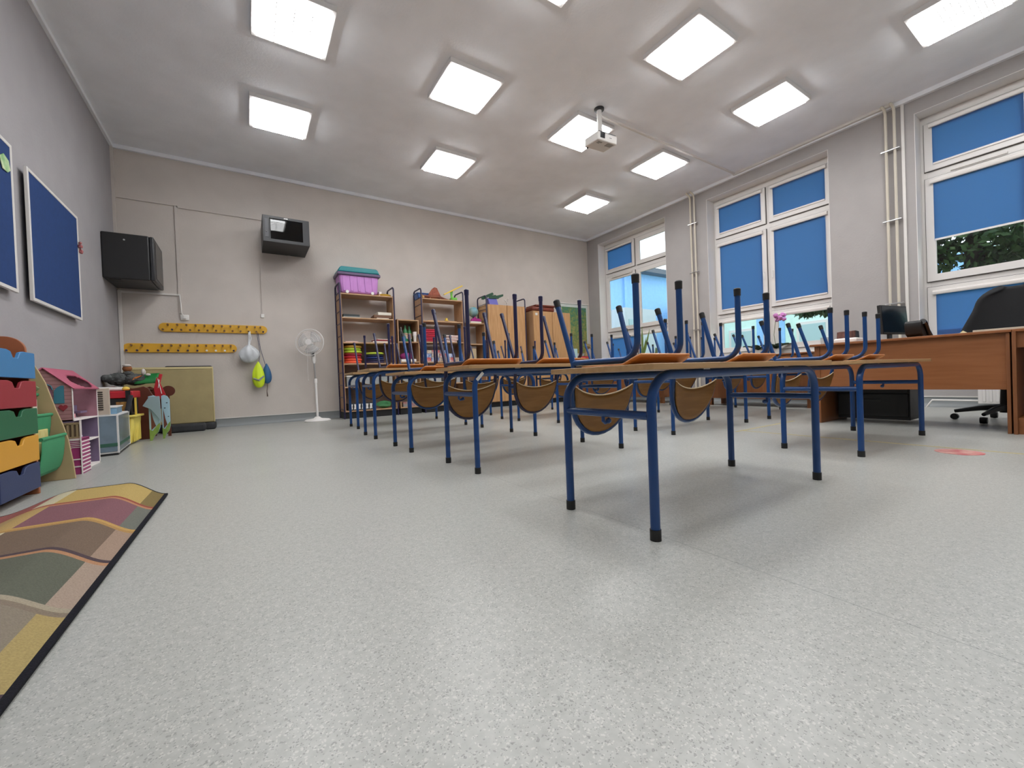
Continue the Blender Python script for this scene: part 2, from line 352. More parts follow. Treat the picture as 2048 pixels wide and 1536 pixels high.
# ------------------------------------------------------------------ ceiling lights
em = bpy.data.materials.new('lit_tubes'); em.use_nodes = True; nt = em.node_tree; nt.nodes.clear(); o_ = nt.nodes.new('ShaderNodeOutputMaterial'); e_ = nt.nodes.new('ShaderNodeEmission')
e_.inputs[0].default_value = (.985,.99,1,1); e_.inputs[1].default_value = LIGHT; nt.links.new(e_.outputs[0], o_.inputs[0])
framem = M('light_frame','d3d1cf',.45)
def make_light():
    t = thing('ceiling_light','', 'light', (0,0,0), 'square louvred ceiling lights'); s = .643
    fb = ring(B(),2,-.05,0,0,s,0,s,.040)
    obj('frame', fb, framem, t, bevel=.004)
    obj('lamp_panel', bx(.044,s-.044,.044,s-.044,-.072,-.02), em, t)
    lb = B()
    for k in range(1,13): y = .044+(s-.088)*k/13; lb.box(.044,s-.044,y-.0025,y+.0025,-.078,-.0722)
    for k in range(1,4): x = .044+(s-.088)*k/4; lb.box(x-.003,x+.003,.044,s-.044,-.081,-.0784)
    obj('louvre', lb, M('louvre_white','f2f2f0',.35), t)
    return t
LT = [(.15,3.84,'ceiling light at the top left edge of the photo, largest in view'),(.14,5.42,'ceiling light nearest the back wall on the left, above the two black wall cabinets'),
 (1.88,3.85,'diamond-looking ceiling light left of centre in the second row from the back'),(2.37,5.43,'ceiling light in the back row, above the open shelving'),
 (3.62,3.85,'ceiling light partly hidden behind the hanging projector'),(5.29,5.51,'smallest ceiling light, in the far right corner of the ceiling'),
 (5.32,3.88,'ceiling light right of the projector, beside the long ceiling duct'),(3.61,2.2,'large ceiling light above and right of the projector, near the top edge'),
 (5.31,2.22,'ceiling light above the middle window with its louvres showing as stripes'),(5.43,.61,'ceiling light cut by the top right corner of the photo'),
 (1.84,2.17,'ceiling light of which only one corner shows at the top edge of the photo')]
HID = [(.15,2.2),(.15,.6),(1.86,.6),(3.61,.6),(.15,-1.2),(1.86,-1.2),(3.61,-1.2),(5.4,-1.2)]
pl = make_light()
for i,(x,y,lb) in enumerate(LT):
    if i == 0: pl.location = (x,y,ZC); pl['label'] = lb
    else: dup(pl,(x,y,ZC),0,lb)
for x,y in HID: dup(pl,(x,y,ZC),0,'ceiling light over the camera, outside the photo')['group'] = 'ceiling lights outside the frame'
# ------------------------------------------------------------------ projector
t = thing('projector','white projector hanging from the ceiling on a short white pole','projector',(3.83,3.70,ZC))
obj('ceiling_plate', B().lathe([(.0,-.0),(.062,-.0),(.062,-.02),(.02,-.028),(.0,-.028)],(3.83,3.70,ZC),20), blackmetal, t)
obj('pole', B().tube([(3.83,3.70,ZC-.02),(3.83,3.70,3.565)],.03,16), white, t)
mr_ = Matrix.Translation((3.84,3.70,3.47)) @ Matrix.Rotation(math.radians(-4),4,'Z') @ Matrix.Rotation(math.radians(6),4,'X')
pb = bx(-.155,.155,-.125,.125,-.05,.05, mr_)
body = obj('housing', pb, M('projector_white','dad7d3',.4), t, bevel=.012)
obj('mount_bracket', bx(-.12,.16,-.10,.10,.052,.075,mr_), M('bracket_grey','4a4a4c',.5), t, bevel=.01)
obj('lens', bx(-.115,-.045,-.129,-.12,-.02,.045,mr_), M('lens_black','141418',.15), body); obj('maker_mark', bx(.03,.065,-.127,-.124,.0,.008,mr_), M('mark_grey','8d8d90',.5), body)
obj('vent', bx(.03,.12,-.10,-.03,-.054,-.049,mr_).box(-.11,-.05,-.09,-.065,-.054,-.049,mr_).box(-.11,-.07,-.055,-.045,-.054,-.049,mr_), M('vent_grey','9a9794',.6), body)
obj('foot', B().ball(tuple(mr_@Vector((-.12,.11,-.055))),.012), blk, body)
# ------------------------------------------------------------------ student chairs (upturned on tables)
TY = {'S':dict(a=.134,b=.19,bt=.203,zf=.346,zr=.311,yb=.309,yt=.395,m=blue,capm=blk,h0=-.075,h1=-.305),
      'M':dict(a=.16,b=.195,bt=.207,zf=.40,zr=.36,yb=.31,yt=.43,m=blue,capm=blk,h0=-.09,h1=-.33),
      'L':dict(a=.179,b=.197,bt=.207,zf=.47,zr=.42,yb=.317,yt=.475,m=indigo,capm=indigo,h0=-.11,h1=-.36)}
def make_chair(k):
    q = TY[k]; R = .0125; t = thing('school_chair','','chair',(0,0,0),'upturned school chairs on the tables'); zr = .027
    for s in (-1,1):
        top = Vector((s*q['a'],0,q['zf'])); br = .075
        pts = [top, Vector((s*q['a'],0,zr+br))] + [Vector((s*q['a'],br-br*math.cos(a),zr+br-br*math.sin(a))) for a in [i*PI/16 for i in range(1,9)]]
        pts += [Vector((s*(q['a']+(q['b']-q['a'])*.5),q['yb']*.6,zr)), Vector((s*q['b'],q['yb'],zr))]
        lg = obj('leg', B().tube(pts,R,12), q['m'], t); obj('foot_cap', B().tube([top-Vector((0,0,.028)),top+Vector((0,0,.004)),top+Vector((0,0,.008))],R*1.22,12,rads=[.0145,.0155,.012]), q['capm'], lg)
    for s in (-1,1):
        tp = Vector((s*q['bt'],q['yt'],q['zr'])); bt = Vector((s*q['b'],q['yb'],zr-.01)); d = (tp-bt).normalized()
        lg = obj('leg', B().tube([tp,bt],R,12), q['m'], t); obj('foot_cap', B().tube([tp-d*.028,tp+d*.004,tp+d*.008],R*1.22,12,rads=[.0145,.0155,.012]), q['capm'], lg)
    # back hoop
    W = q['b']; h0, h1 = q['h0'], q['h1']; y0 = q['yb']; ly = lambda z: y0 + (-z)*.16
    pts = [(-W,y0,zr),(-W,ly(-.03),-.03),(-W-.002,ly(h0),h0)]
    for i in range(1,16):
        a = PI*i/16; z = h0 + (h1-h0)*math.sin(a)**.85; pts.append((-W*math.cos(a)*(1 if abs(math.cos(a))<.9 else 1.0), ly(z)+.012*math.sin(a), z))
    pts += [(W+.002,ly(h0),h0),(W,ly(-.03),-.03),(W,y0,zr)]
    obj('back_frame', B().tube(pts,R,10), q['m'], t)
    # backrest: concave top edge, rounded bottom, in front of the hoop
    def br_(uu,vv):
        x = -1+2*uu; xx = x*(W-.006); up = h0 - .005 - .045*(1-x*x)**.9; lo = h0 + (h1-h0+.004)*math.sqrt(max(0,1-x*x*.985)); z = up+(lo-up)*vv if lo < up else up
        return (xx, ly(z) - .014 + .022*(1-x*x), z)
    obj('backrest', B().grid(br_,20,8), backm, t, solid=.011)
    obj('pale_edge', B().tube([(((-1+2*i/20))*(W-.006), ly(h0)-.014+.022*(1-(-1+2*i/20)**2), h0-.003-.045*(1-(-1+2*i/20)**2)**.9) for i in range(21)],.0035,6), M('ply_edge','d9c4a0',.5), t)
    obj('screw', B().ball((-.07,ly(h1)+.0-.004,h1+.06),.006,sub=1).ball((.07,ly(h1)-.004,h1+.06),.006,sub=1), blk, t)
    # seat with rolled front edge, lying on the table
    wf, wb, yd = q['a']+.034, q['b']+.0, q['yb']-.015
    def st(uu,vv):
        x = -1+2*uu; y = -.03+(yd+.03)*vv; w_ = (wf+(wb-wf)*vv)
        if vv < .13: w_ *= 1-.10*(1-vv/.13)**2
        if vv > .85: w_ *= 1-.2*((vv-.85)/.15)**2
        z = .006 + (.037*((.24-vv)/.24)**1.2 if vv < .24 else 0)
        return (x*w_, y, z)
    obj('seat', B().grid(st,14,22), seatm, t, solid=.009)
    obj('crossbar', B().tube([(-q['a']-.01,.09,zr),(q['a']+.01,.09,zr)],.010,8).tube([(-q['b'],q['yb']-.03,zr),(q['b'],q['yb']-.03,zr)],.010,8), q['m'], t)
    return t
PROTO = {k: make_chair(k) for k in 'SML'}; USED = set()
def chair(kind, x, y, z, label, rz=0):
    if kind not in USED:
        USED.add(kind); c = PROTO[kind]; c.location = (x,y,z); c.rotation_euler = (0,0,rz); c['label'] = label; return c
    return dup(PROTO[kind],(x,y,z),rz,label)
# ------------------------------------------------------------------ tables
TP = {}
def make_table(h):
    t = thing('school_table','','table',(0,0,0),'two-seat school tables with blue tube legs'); R=.016; zc=h-.037; br=.10; D=.418; Wd=1.2
    tb = B(); poly=[]; x0,x1,y0,y1 = -.052,1.292,-.045,D+.045; rr=.018
    for cx,cy,a0 in ((x1-rr,y1-rr,0),(x0+rr,y1-rr,PI/2),(x0+rr,y0+rr,PI),(x1-rr,y0+rr,1.5*PI)):
        for i in range(5): a=a0+PI/2*i/4; poly.append((cx+rr*math.cos(a),cy+rr*math.sin(a)))
    obj('tabletop', B().prism(poly,2,h-.020,h), topm, t, bevel=.0015)
    for y in (0,D):
        for s,x in ((1,0),(-1,Wd)):
            pts = [(x,y,.004),(x,y,zc-br)]+[(x+s*(br-br*math.cos(a)),y,zc-br+br*math.sin(a)) for a in [i*PI/20 for i in range(1,11)]]
            lg = obj('leg', B().tube(pts,R,14), blue, t); obj('foot_cap', B().tube([(x,y,0),(x,y,.036)],.0185,14), blk, lg)
        obj('rail', B().tube([(br,y,zc),(Wd-br,y,zc)],R,12), blue, t)
    for x in (0,Wd):
        st = obj('stretcher', B().tube([(x,R*.6,h-.17),(x,D-R*.6,h-.17)],.0145,12), blue, t)
        xo = .028 if x==0 else -.028
        obj('bag_hook', B().tube([(x,D*.52,h-.175),(x,D*.52,h-.200),(x+xo*.3,D*.52,h-.207),(x+xo,D*.52,h-.203)],.007,8).ball((x+xo,D*.52,h-.201),.012,sub=1), blue, st)
    for s in (.3,.9): obj('mount_plate', bx(s-.02,s+.02,-.01,.01,h-.024,h-.0195), steel, t)
    return t
TABS = [('L1',1.10,.88,.575,'S','S','nearest table of all',(.304,.19),(.988,.17)),
 ('L2',1.11,2.13,.632,'L','L','second table of the left column',(.234,.165),(.80,.155)),
 ('L3',1.06,3.14,.632,'M','S','third table of the left column',(.36,.14),(.93,.2)),
 ('L4',1.05,4.17,.70,'L','L','fourth table of the left column',(.40,.17),(.93,.17)),
 ('L5',1.13,5.30,.70,'L','L','last table of the left column',(.34,.18),(.93,.18)),
 ('M1',3.06,.94,.575,'S','S','front table of the middle column',(.29,.19),(.82,.17)),
 ('M2',3.12,2.27,.640,'M','M','second table of the middle column',(.33,.17),(.92,.17)),
 ('M3',3.09,3.40,.632,'M','M','third table of the middle column',(.20,.18),(.84,.17)),
 ('M4',2.92,4.41,.632,'S','M','fourth table of the middle column',(.28,.19),(.93,.17)),
 ('M5',3.13,5.50,.70,'L','L','last table of the middle column',(.24,.18),(.84,.18)),
 ('R1',4.77,2.26,.632,'M','M','first table of the right column',(.24,.18),(.86,.18)),
 ('R2',4.80,3.30,.632,'M','M','second table of the right column',(.26,.18),(.86,.18)),
 ('R3',4.80,4.40,.632,'M','M','last table of the right column',(.22,.18),(.86,.18))]
SIZE = {'S':'small blue','M':'medium blue','L':'tall dark indigo'}
for nm,x,y,h,k1,k2,desc,o1,o2 in TABS:
    lab = 'beech-topped blue-legged school table, '+desc
    if h not in TP: TP[h] = make_table(h); TP[h].location=(x,y,0); TP[h]['label']=lab
    else: dup(TP[h],(x,y,0),0,lab)
    chair(k1,x+o1[0],y+o1[1],h,SIZE[k1]+' chair upturned, left one on the '+desc)
    chair(k2,x+o2[0],y+o2[1],h,SIZE[k2]+' chair upturned, right one on the '+desc)
_m = Matrix.Translation((1.139,2.1125,.566))@Matrix.Rotation(math.radians(-45),4,'Y')
single('paper_sticker', bx(-.03,.03,-.0012,.0012,-.009,.009,_m), M('paper','d9d6ce',.7), 'worn paper sticker on the bent front leg of the left column second table', 'sticker',(1.139,2.1125,.566))
# ------------------------------------------------------------------ open shelving with tube frames
def ladder(t, x, y0, y1, z0, z1, rungs, panel, side=1):
    """tube side frame: two posts joined over the top, rungs between, wooden panel inside"""
    br = .06; p = [(x,y0,0),(x,y0,z1-br)]+[(x,y0+br-br*math.cos(a),z1-br+br*math.sin(a)) for a in [i*PI/12 for i in range(1,7)]]
    p += [(x,y1-br*math.sin(a)*0-br+br*math.sin(a),z1-br+br*math.cos(a)) for a in [i*PI/12 for i in range(0,7)]]+[(x,y1,0)]
    o = obj('side_frame', B().tube(p,.0135,10), indigo2, t)
    rb = B()
    for z in rungs: rb.tube([(x,y0,z),(x,y1,z)],.006,8)
    obj('rung', rb, indigo2, o)
    if panel: obj('side_panel', bx(x+side*.014-(.009),x+side*.014+.009,y0+.0,y1-.0,z0,panel), shelfz, t)
    return o
def rack(name, label, cat, x0, x1, zs, zpost, ztop, backs, yf=7.03, yb=7.40, plinth=True, doors=False):
    t = thing(name, label, cat, ((x0+x1)/2,(yf+yb)/2,0)); rg = [.15+.2*i for i in range(20) if .15+.2*i < ztop+.02]+[ztop+.01]
    if zpost:
        ladder(t,x0,yf,yb,.11,zpost,rg,ztop,1); ladder(t,x1,yf,yb,.11,zpost,rg,ztop,-1)
    else:
        obj('side_panel', bx(x0,x0+.018,yf,yb,.11,ztop), shelfz, t); obj('side_panel', bx(x1-.018,x1,yf,yb,.11,ztop), shelfz, t)
    a, c = x0+.02, x1-.02
    for z in zs: obj('shelf', bx(a,c,yf+.005,yb-.005,z-.02,z), shelfx, t, bevel=.002)
    for za, zb in backs: obj('back_panel', bx(a,c,yb-.012,yb-.006,za,zb), darkwood, t)
    if plinth: obj('plinth', bx(x0,x1,yf+.03,yb,.0,.105), blk, t)
    return t
rack('shelving_unit','tall open wooden shelving in a dark ladder frame, with the purple box on top','shelf',1.30,2.17,[2.04,1.65,1.245,.90,.52,.13],2.20,2.04,[(.13,1.24)])
rack('shelving_unit','low shelf section with green bottles between the two tall open racks','shelf',2.215,2.60,[1.655,1.27,.92,.52,.13],0,1.655,[(.13,1.65)])
rack('shelving_unit','tall open rack with the dinosaur figure on top, red stack on its middle shelf','shelf',2.665,3.49,[2.06,1.655,1.275,.915,.52,.13],2.23,2.06,[(.13,.9)])
rack('shelving_unit','low shelf section with the globe on top, beside the framed wardrobe','shelf',3.53,3.95,[1.65,1.25,.915,.52,.13],0,1.65,[(.13,.9)])
def wardrobe(name, label, x0, x1, yf, yb, zt, frame, gap=.012):
    t = thing(name,label,'wardrobe',((x0+x1)/2,(yf+yb)/2,0)); ym=(x0+x1)/2
    cs = B().box(x0,x1,yf+.02,yb,.10,zt)
    obj('carcass', cs, shelfz if not frame else beechz, t, bevel=.002)
    obj('plinth', bx(x0+.01,x1-.01,yf+.05,yb,0,.10), blk, t)
    for a,c_ in ((x0+.004,ym-gap/2),(ym+gap/2,x1-.004)):
        d = obj('door', bx(a,c_,yf,yf+.018,.11,zt-.004), beechz, t, bevel=.002)
        hx = c_-.03 if a < ym-.1 else a+.03
        obj('handle', B().ball((hx,yf-.012,1.15),.011), M('brass_grey','b0a48c',.3,metal=.8), d)
    if frame:
        ladder(t,x0-.02,yf+.02,yb-.02,.11,zt+.17,[.4+.22*i for i in range(8)]+[zt+.005],0)
        ladder(t,x1+.02,yf+.02,yb-.02,.11,zt+.17,[.4+.22*i for i in range(8)]+[zt+.005],0)
    return t
wardrobe('wardrobe','beech two-door wardrobe standing in a dark tube frame',4.02,4.90,7.02,7.42,2.035,True,.02)
wardrobe('wardrobe','beech two-door wardrobe without a frame, with a brown case on top',5.06,6.07,6.95,7.42,1.955,False)
single('paper_tag', bx(5.11,5.17,6.944,6.9495,1.86,1.91), M('paper','d9d6ce',.7), 'small white paper tag on the door of the unframed wardrobe','tag',(5.23,6.947,1.88))
t = thing('cabinet','small orange-brown low cabinet in the corner below the wall map','cabinet',(6.45,7.2,0))
obj('carcass', bx(6.12,6.80,6.98,7.42,.08,.93), deskmz, t, bevel=.003); obj('top', bx(6.10,6.82,6.96,7.43,.93,.955), beechx, t, bevel=.003); obj('plinth', bx(6.14,6.78,7.0,7.42,0,.08), blk, t)
for k in (0,1): d=obj('door', bx(6.125+.34*k,6.455+.34*k,6.965,6.98,.1,.91), deskmz, t, bevel=.002); obj('handle', B().ball((6.42+.08*k,6.955,.55),.012), steel, d)
redm = M('red_plastic','b5202c',.4); 
single('red_box', bx(6.42,6.68,7.05,7.3,.955,1.0), redm, 'flat red and white box on the low corner cabinet','box',(6.55,7.17,.955), bevel=.004)
single('document_holder', bx(6.28,6.38,7.1,7.3,.955,1.18), M('holder_teal','bfe0e0',.5), 'pale blue-white document holder on the low corner cabinet','box',(6.33,7.2,.955), bevel=.004)
tt = thing('brown_vase','tan paper flower ornament standing by the wall map','ornament',(6.80,7.25,.955))
obj('body', B().lathe([(.0,.956),(.05,.956),(.07,1.03),(.03,1.12),(.035,1.16),(0,1.16)],(6.80,7.25,0),16), M('tan_paper','a8916a',.8), tt)
obj('flower_head', B().ball((6.80,7.2,1.24),.09,(1,.6,.7),2,.5), M('tan_paper2','8f7a52',.85), tt)
# wall map
mm = bpy.data.materials.new('map_print'); mm.use_nodes=True; nt=mm.node_tree; b_=nt.nodes['Principled BSDF']; b_.inputs['Roughness'].default_value=.5
tc=nt.nodes.new('ShaderNodeTexCoord'); n=nt.nodes.new('ShaderNodeTexNoise'); n.inputs['Scale'].default_value=11; n.inputs['Detail'].default_value=9; n.inputs['Roughness'].default_value=.8
ra=nt.nodes.new('ShaderNodeValToRGB'); nt.links.new(tc.outputs['Object'],n.inputs['Vector'])
sx=nt.nodes.new('ShaderNodeSeparateXYZ'); nt.links.new(tc.outputs['Object'],sx.inputs[0])
ma=nt.nodes.new('ShaderNodeMath'); ma.operation='MULTIPLY_ADD'; ma.inputs[1].default_value=-.14; nt.links.new(sx.outputs[2],ma.inputs[0]); nt.links.new(n.outputs[0],ma.inputs[2]); nt.links.new(ma.outputs[0],ra.inputs[0])
cr=ra.color_ramp
for p_,c_ in ((.22,'b8cfd8'),(.33,'4f7f78'),(.43,'3f7350'),(.52,'7c8a4c'),(.62,'a39a55'),(.72,'8a6a4a')): 
    e=cr.elements.new(p_); e.color=lin(c_)
cr.elements.remove(cr.elements[0]); cr.elements.remove(cr.elements[-1]); nt.links.new(ra.outputs[0],b_.inputs['Base Color'])
t = thing('wall_map','green relief map hanging on the back wall beside the corner','map',(6.64,YB-.008,1.75))
obj('sheet', bx(6.22,7.07,YB-.006,YB-.003,1.06,2.27), M('map_paper','c9cfca',.6), t); obj('print', bx(6.25,7.02,YB-.0085,YB-.006,1.10,2.2), mm, t)
obj('hanging_rod', B().tube([(6.18,YB-.012,2.28),(7.11,YB-.012,2.28)],.01,8), white, t); obj('hanging_rod', B().tube([(6.2,YB-.012,1.05),(7.09,YB-.012,1.05)],.01,8), white, t)
# ------------------------------------------------------------------ things on the shelves
teal=M('teal_lid','1f7f86',.4); purple=M('purple_bin','c184c9',.45,noise=.04); yel=M('yellow_plastic','e4c34e',.45)
Y0=7.05
t = thing('storage_box','large purple storage box with a teal lid on top of the left rack','box',(1.62,7.22,2.04))
obj('tub', B().grid(lambda a,c: (0,0,0),1,1) if 0 else B().prism([(1.335,2.05),(1.305,2.36),(1.935,2.36),(1.905,2.05)],1,7.05,7.40), purple, t, bevel=.03, seg=3)
rb=B()
for k in range(5): rb.prism([(1.36+.115*k,2.08),(1.35+.115*k,2.33),(1.41+.115*k,2.33),(1.405+.115*k,2.08)],1,7.042,7.055)
obj('rib', rb, purple, t, bevel=.006)
obj('rim', bx(1.28,1.96,7.02,7.43,2.335,2.385), M('dark_rim','5b4a6b',.4), t, bevel=.012)
obj('lid', B().prism([(1.285,2.385),(1.32,2.46),(1.35,2.475),(1.89,2.475),(1.92,2.46),(1.955,2.385)],1,7.03,7.42), teal, t, bevel=.02, seg=3)
for x in (1.42,1.82): obj('wheel', B().lathe([(0,0),(.025,0),(.025,.03),(0,.03)],(x,7.03,2.066),16,'y'), white, t)
t = thing('yellow_tray','pale yellow tray with a bright yellow rim on top of the left rack','tray',(2.03,7.2,2.04))
obj('dish', B().lathe([(0,2.041),(.10,2.041),(.125,2.075),(.118,2.078),(.09,2.05),(0,2.05)],(2.04,7.18,0),24), yel, t); obj('cloth', B().ball((2.03,7.23,2.085),.10,(1,.6,.22),2,.2), M('cream_cloth','e3d7a0',.8), t)
single('white_carton', bx(1.945,1.99,7.1,7.3,2.04,2.12), white, 'narrow white carton wedged between the purple box and the yellow tray','box',(1.965,7.2,2.04), bevel=.003)
def flat(name, x0,x1,y0,y1,z0,z1,mat,label,cat,group=None,rz=0,bev=.004):
    cx,cy=(x0+x1)/2,(y0+y1)/2
    m=Matrix.Translation((cx,cy,0))@Matrix.Rotation(rz,4,'Z')@Matrix.Translation((-cx,-cy,0))
    return single(name, bx(x0,x1,y0,y1,z0,z1,m), mat, label, cat,(cx,cy,z0),group,bevel=bev)
dk=M('dark_folder','2b3436',.5); cream=M('cream_paper','e4dfd2',.7); brn=M('brown_folder','6d4c37',.6); pinkp=M('pink_paper','d3b3ab',.7); maroon=M('maroon_cover','7c2a2e',.6)
flat('folder',1.345,1.62,7.06,7.32,1.65,1.668,M('grey_folder','9aa19f',.6),'pale grey folder under the dark one on the second shelf of the left rack','folder')
flat('folder',1.34,1.60,7.07,7.34,1.668,1.705,dk,'dark green-black folder lying on the second shelf of the left rack','folder',rz=.06)
flat('paper_stack',1.88,2.08,7.05,7.3,1.65,1.665,cream,'thin pale paper stack under the brown box, left rack second shelf','paper')
flat('flat_box',1.84,2.135,7.06,7.33,1.665,1.715,brn,'flat brown box lying on papers, left rack second shelf','box',rz=-.05)
flat('paper_stack',1.90,2.13,7.07,7.32,1.715,1.765,cream,'white paper stack on the flat brown box, left rack','paper',rz=.03)
flat('paper_stack',1.36,1.56,7.05,7.28,1.245,1.262,pinkp,'thin beige paper lying on the third shelf of the left rack','paper')
flat('book',1.80,2.06,7.05,7.28,1.245,1.268,cream,'pale book with white pages at the bottom of the leaning pile, left rack','book')
flat('book',1.84,2.10,7.07,7.3,1.268,1.30,maroon,'maroon book on top of the pale one, left rack third shelf','book',rz=.12)
flat('book',1.86,2.10,7.09,7.31,1.30,1.312,cream,'thin white booklet on the maroon book, left rack third shelf','book',rz=.2)
def disc(x,y,z,rad,h,mat,label,grp):
    return single('seat_cushion', B().lathe([(0,0),(rad-.015,0),(rad,h*.3),(rad,h*.7),(rad-.015,h),(0,h)],(x,y,z),28), mat, label,'cushion',(x,y,z),grp)
z=.90
cols=[('f0613c','orange-red'),('e0573a','darker orange-red'),('b01f2f','crimson'),('8e1c2a','dark red'),('b9cf3f','lime green, lower of two'),('a5c034','lime green, upper of two'),('c59a3a','mustard yellow')]
for i,(c_,nme) in enumerate(cols):
    disc(1.49+random.uniform(-.008,.008),7.21,z,.145,.042,M('cushion_'+c_,c_,.6),nme+' round cushion in the left pile on the left rack','round cushions in the left pile'); z+=.043
z=.90
for i,(c_,nme) in enumerate([('3a3356','dark violet, lowest'),('2c2f52','dark violet-blue'),('1f3370','navy blue'),('161f3f','blackish blue'),('b4ca3d','lime green, on top')]):
    disc(1.85+random.uniform(-.01,.01),7.21,z,.155,.036,M('cushion2_'+c_,c_,.6),nme+' round cushion in the right pile on the left rack','round cushions in the right pile'); z+=.037
# clear boxes and lower things
def clearbox(x0,x1,y0,y1,z0,h,content,label):
    t=thing('storage_box',label,'box',((x0+x1)/2,(y0+y1)/2,z0))
    obj('tub', B().box(x0,x1,y0,y0+.004,z0,z0+h).box(x0,x1,y1-.004,y1,z0,z0+h).box(x0,x0+.004,y0,y1,z0,z0+h).box(x1-.004,x1,y0,y1,z0,z0+h).box(x0,x1,y0,y1,z0,z0+.004), clearp, t)
    obj('lid', bx(x0-.008,x1+.008,y0-.008,y1+.008,z0+h,z0+h+.02), white, t, bevel=.005)
    rn=random.Random(len(label)); b=B()
    for k in range(14): b.ball((rn.uniform(x0+.04,x1-.04),rn.uniform(y0+.04,y1-.04),z0+rn.uniform(.03,h*.75)),rn.uniform(.02,.035),(1,1,.7),1,.3)
    obj('contents', b, M('content_'+content,content,.6,noise=.3,nscale=20), t); return t
clearbox(1.36,1.72,7.06,7.34,.52,.16,'b5938a','clear box of pinkish pieces with white lid on the lower shelf of the left rack')
single('orange_bag', B().ball((1.60,7.18,.735),.07,(1.3,.9,.5),2,.3), M('orange_plush','e47f61',.7),'small orange soft toy on the lid of the clear box','toy',(1.60,7.18,.70))
clearbox(1.80,2.10,7.06,7.34,.52,.19,'4d8a55','clear box of green pieces on the lower shelf of the left rack')
flat('pattern_box',1.36,1.76,7.05,7.25,.13,.245,M('domino_black','1f1f22',.5),'long black box with white shapes on the bottom shelf of the left rack','box')
pbx=SC.objects['pattern_box']; wb=B()
for k in range(6):
    x=1.385+.062*k; wb.prism([(x,.145+.0),(x+.045,.15),(x+.04,.19),(x+.048,.23),(x+.006,.232),(x+.01,.19)],1,7.046,7.051)
obj('white_shapes', wb, white, pbx)
single('green_toys', B().ball((1.95,7.15,.20),.09,(1.4,.8,.7),2,.5), M('green_toy','3c7a4c',.5),'heap of green toys on the bottom shelf of the left rack','toy',(1.95,7.15,.13))
bg_=M('green_bottle','1f6a3a',.25); lblm=M('bottle_label','c9c4ae',.6,col2='8f5a3a',nscale=25)
def bottle(x,y,z,h,rad,mat,label,lab=True,capm_=None):
    t=thing('bottle',label,'bottle',(x,y,z),'bottles on the low shelf section')
    obj('body', B().lathe([(0,0),(rad,0),(rad,h*.62),(rad*.85,h*.72),(rad*.35,h*.84),(rad*.35,h*.93),(0,h*.93)],(x,y,z),20), mat, t)
    if lab: obj('label', B().lathe([(rad+.0006,h*.2),(rad+.0012,h*.2),(rad+.0012,h*.55),(rad+.0006,h*.55)],(x,y,z),20), lblm, t)
    obj('cap', B().lathe([(0,h*.93),(rad*.4,h*.93),(rad*.36,h),(0,h)],(x,y,z),14), capm_ or mat, t)
bottle(2.385,7.14,1.27,.29,.04,bg_,'green bottle with pictured label, left of the two tall green ones')
bottle(2.465,7.16,1.27,.28,.04,bg_,'green bottle with pictured label, right of the two tall green ones')
bottle(2.295,7.13,1.27,.24,.03,blk,'dark bottle at the left end of the bottle shelf',False)
bottle(2.33,7.2,1.27,.27,.022,white,'slim white spray bottle behind the dark bottle',False)
bottle(2.345,7.10,1.27,.14,.035,M('teal_bottle','1e6f7c',.3),'short teal bottle in front of the green bottles',False)
t=thing('white_tub','white tub with a ribbed lid at the right end of the bottle shelf','tub',(2.545,7.1,1.27))
obj('body', B().lathe([(0,0),(.025,0),(.03,.11),(.0,.11)],(2.545,7.1,1.27),18), white, t); obj('lid', B().lathe([(0,.11),(.037,.11),(.037,.18),(0,.18)],(2.545,7.1,1.27),18), M('white_lid','ece4e2',.4), t)
flat('white_box',2.27,2.54,7.06,7.3,.92,.965,white,'flat white box on the shelf below the bottles','box')
single('magenta_cloth', B().ball((2.40,7.16,1.02),.11,(1.1,.9,.6),3,.12), M('magenta_fabric','8b2a6a',.8),'heap of magenta cloth on the flat white box','cloth',(2.4,7.16,.965))
clearbox(2.28,2.54,7.06,7.3,.52,.15,'d8cf8a','clear box with yellow pieces on the lower shelf under the bottles')
flat('game_box',2.27,2.52,7.06,7.3,.13,.21,M('game_blue','7fa2a0',.5,col2='a85a5a',nscale=18),'coloured game box on the bottom shelf under the bottles','box')
# rack 3
t=thing('blue_basket','blue plastic basket on top of the dinosaur rack','basket',(2.80,7.28,2.06))
obj('body', B().prism([(2.67,2.062),(2.655,2.17),(2.95,2.17),(2.93,2.062)],1,7.18,7.38), M('blue_plastic','2d5c9e',.35), t, bevel=.012)
obj('rim', bx(2.645,2.96,7.17,7.39,2.165,2.18), M('blue_plastic','2d5c9e',.35), t, bevel=.005)
t=thing('dinosaur_figure','brown toy dinosaur with a tall back sail on top of the rack','toy',(2.98,7.12,2.06))
dm=M('dino_brown','8a4a2c',.5,col2='5f2c1c',nscale=12)
obj('body', B().tube([(2.70,7.1,2.10),(2.76,7.1,2.105),(2.84,7.1,2.10),(2.95,7.12,2.105),(3.05,7.12,2.10),(3.15,7.12,2.08),(3.25,7.13,2.067),(3.36,7.14,2.064)],.03,12,rads=[.015,.028,.026,.04,.038,.022,.012,.004]), dm, t)
obj('sail', B().prism([(2.82,2.12),(2.86,2.18),(2.91,2.25),(2.96,2.288),(3.01,2.275),(3.04,2.21),(3.08,2.13),(3.12,2.09),(2.95,2.10)],1,7.112,7.126), M('sail_red','7a2f1e',.5,col2='a0563a',nscale=20), t, bevel=.004)
for lx,ly in ((2.86,7.07),(2.88,7.16),(3.05,7.07),(3.06,7.17)): obj('leg', B().tube([(lx,ly,2.10),(lx-.01,ly,2.061)],.012,8), dm, t)
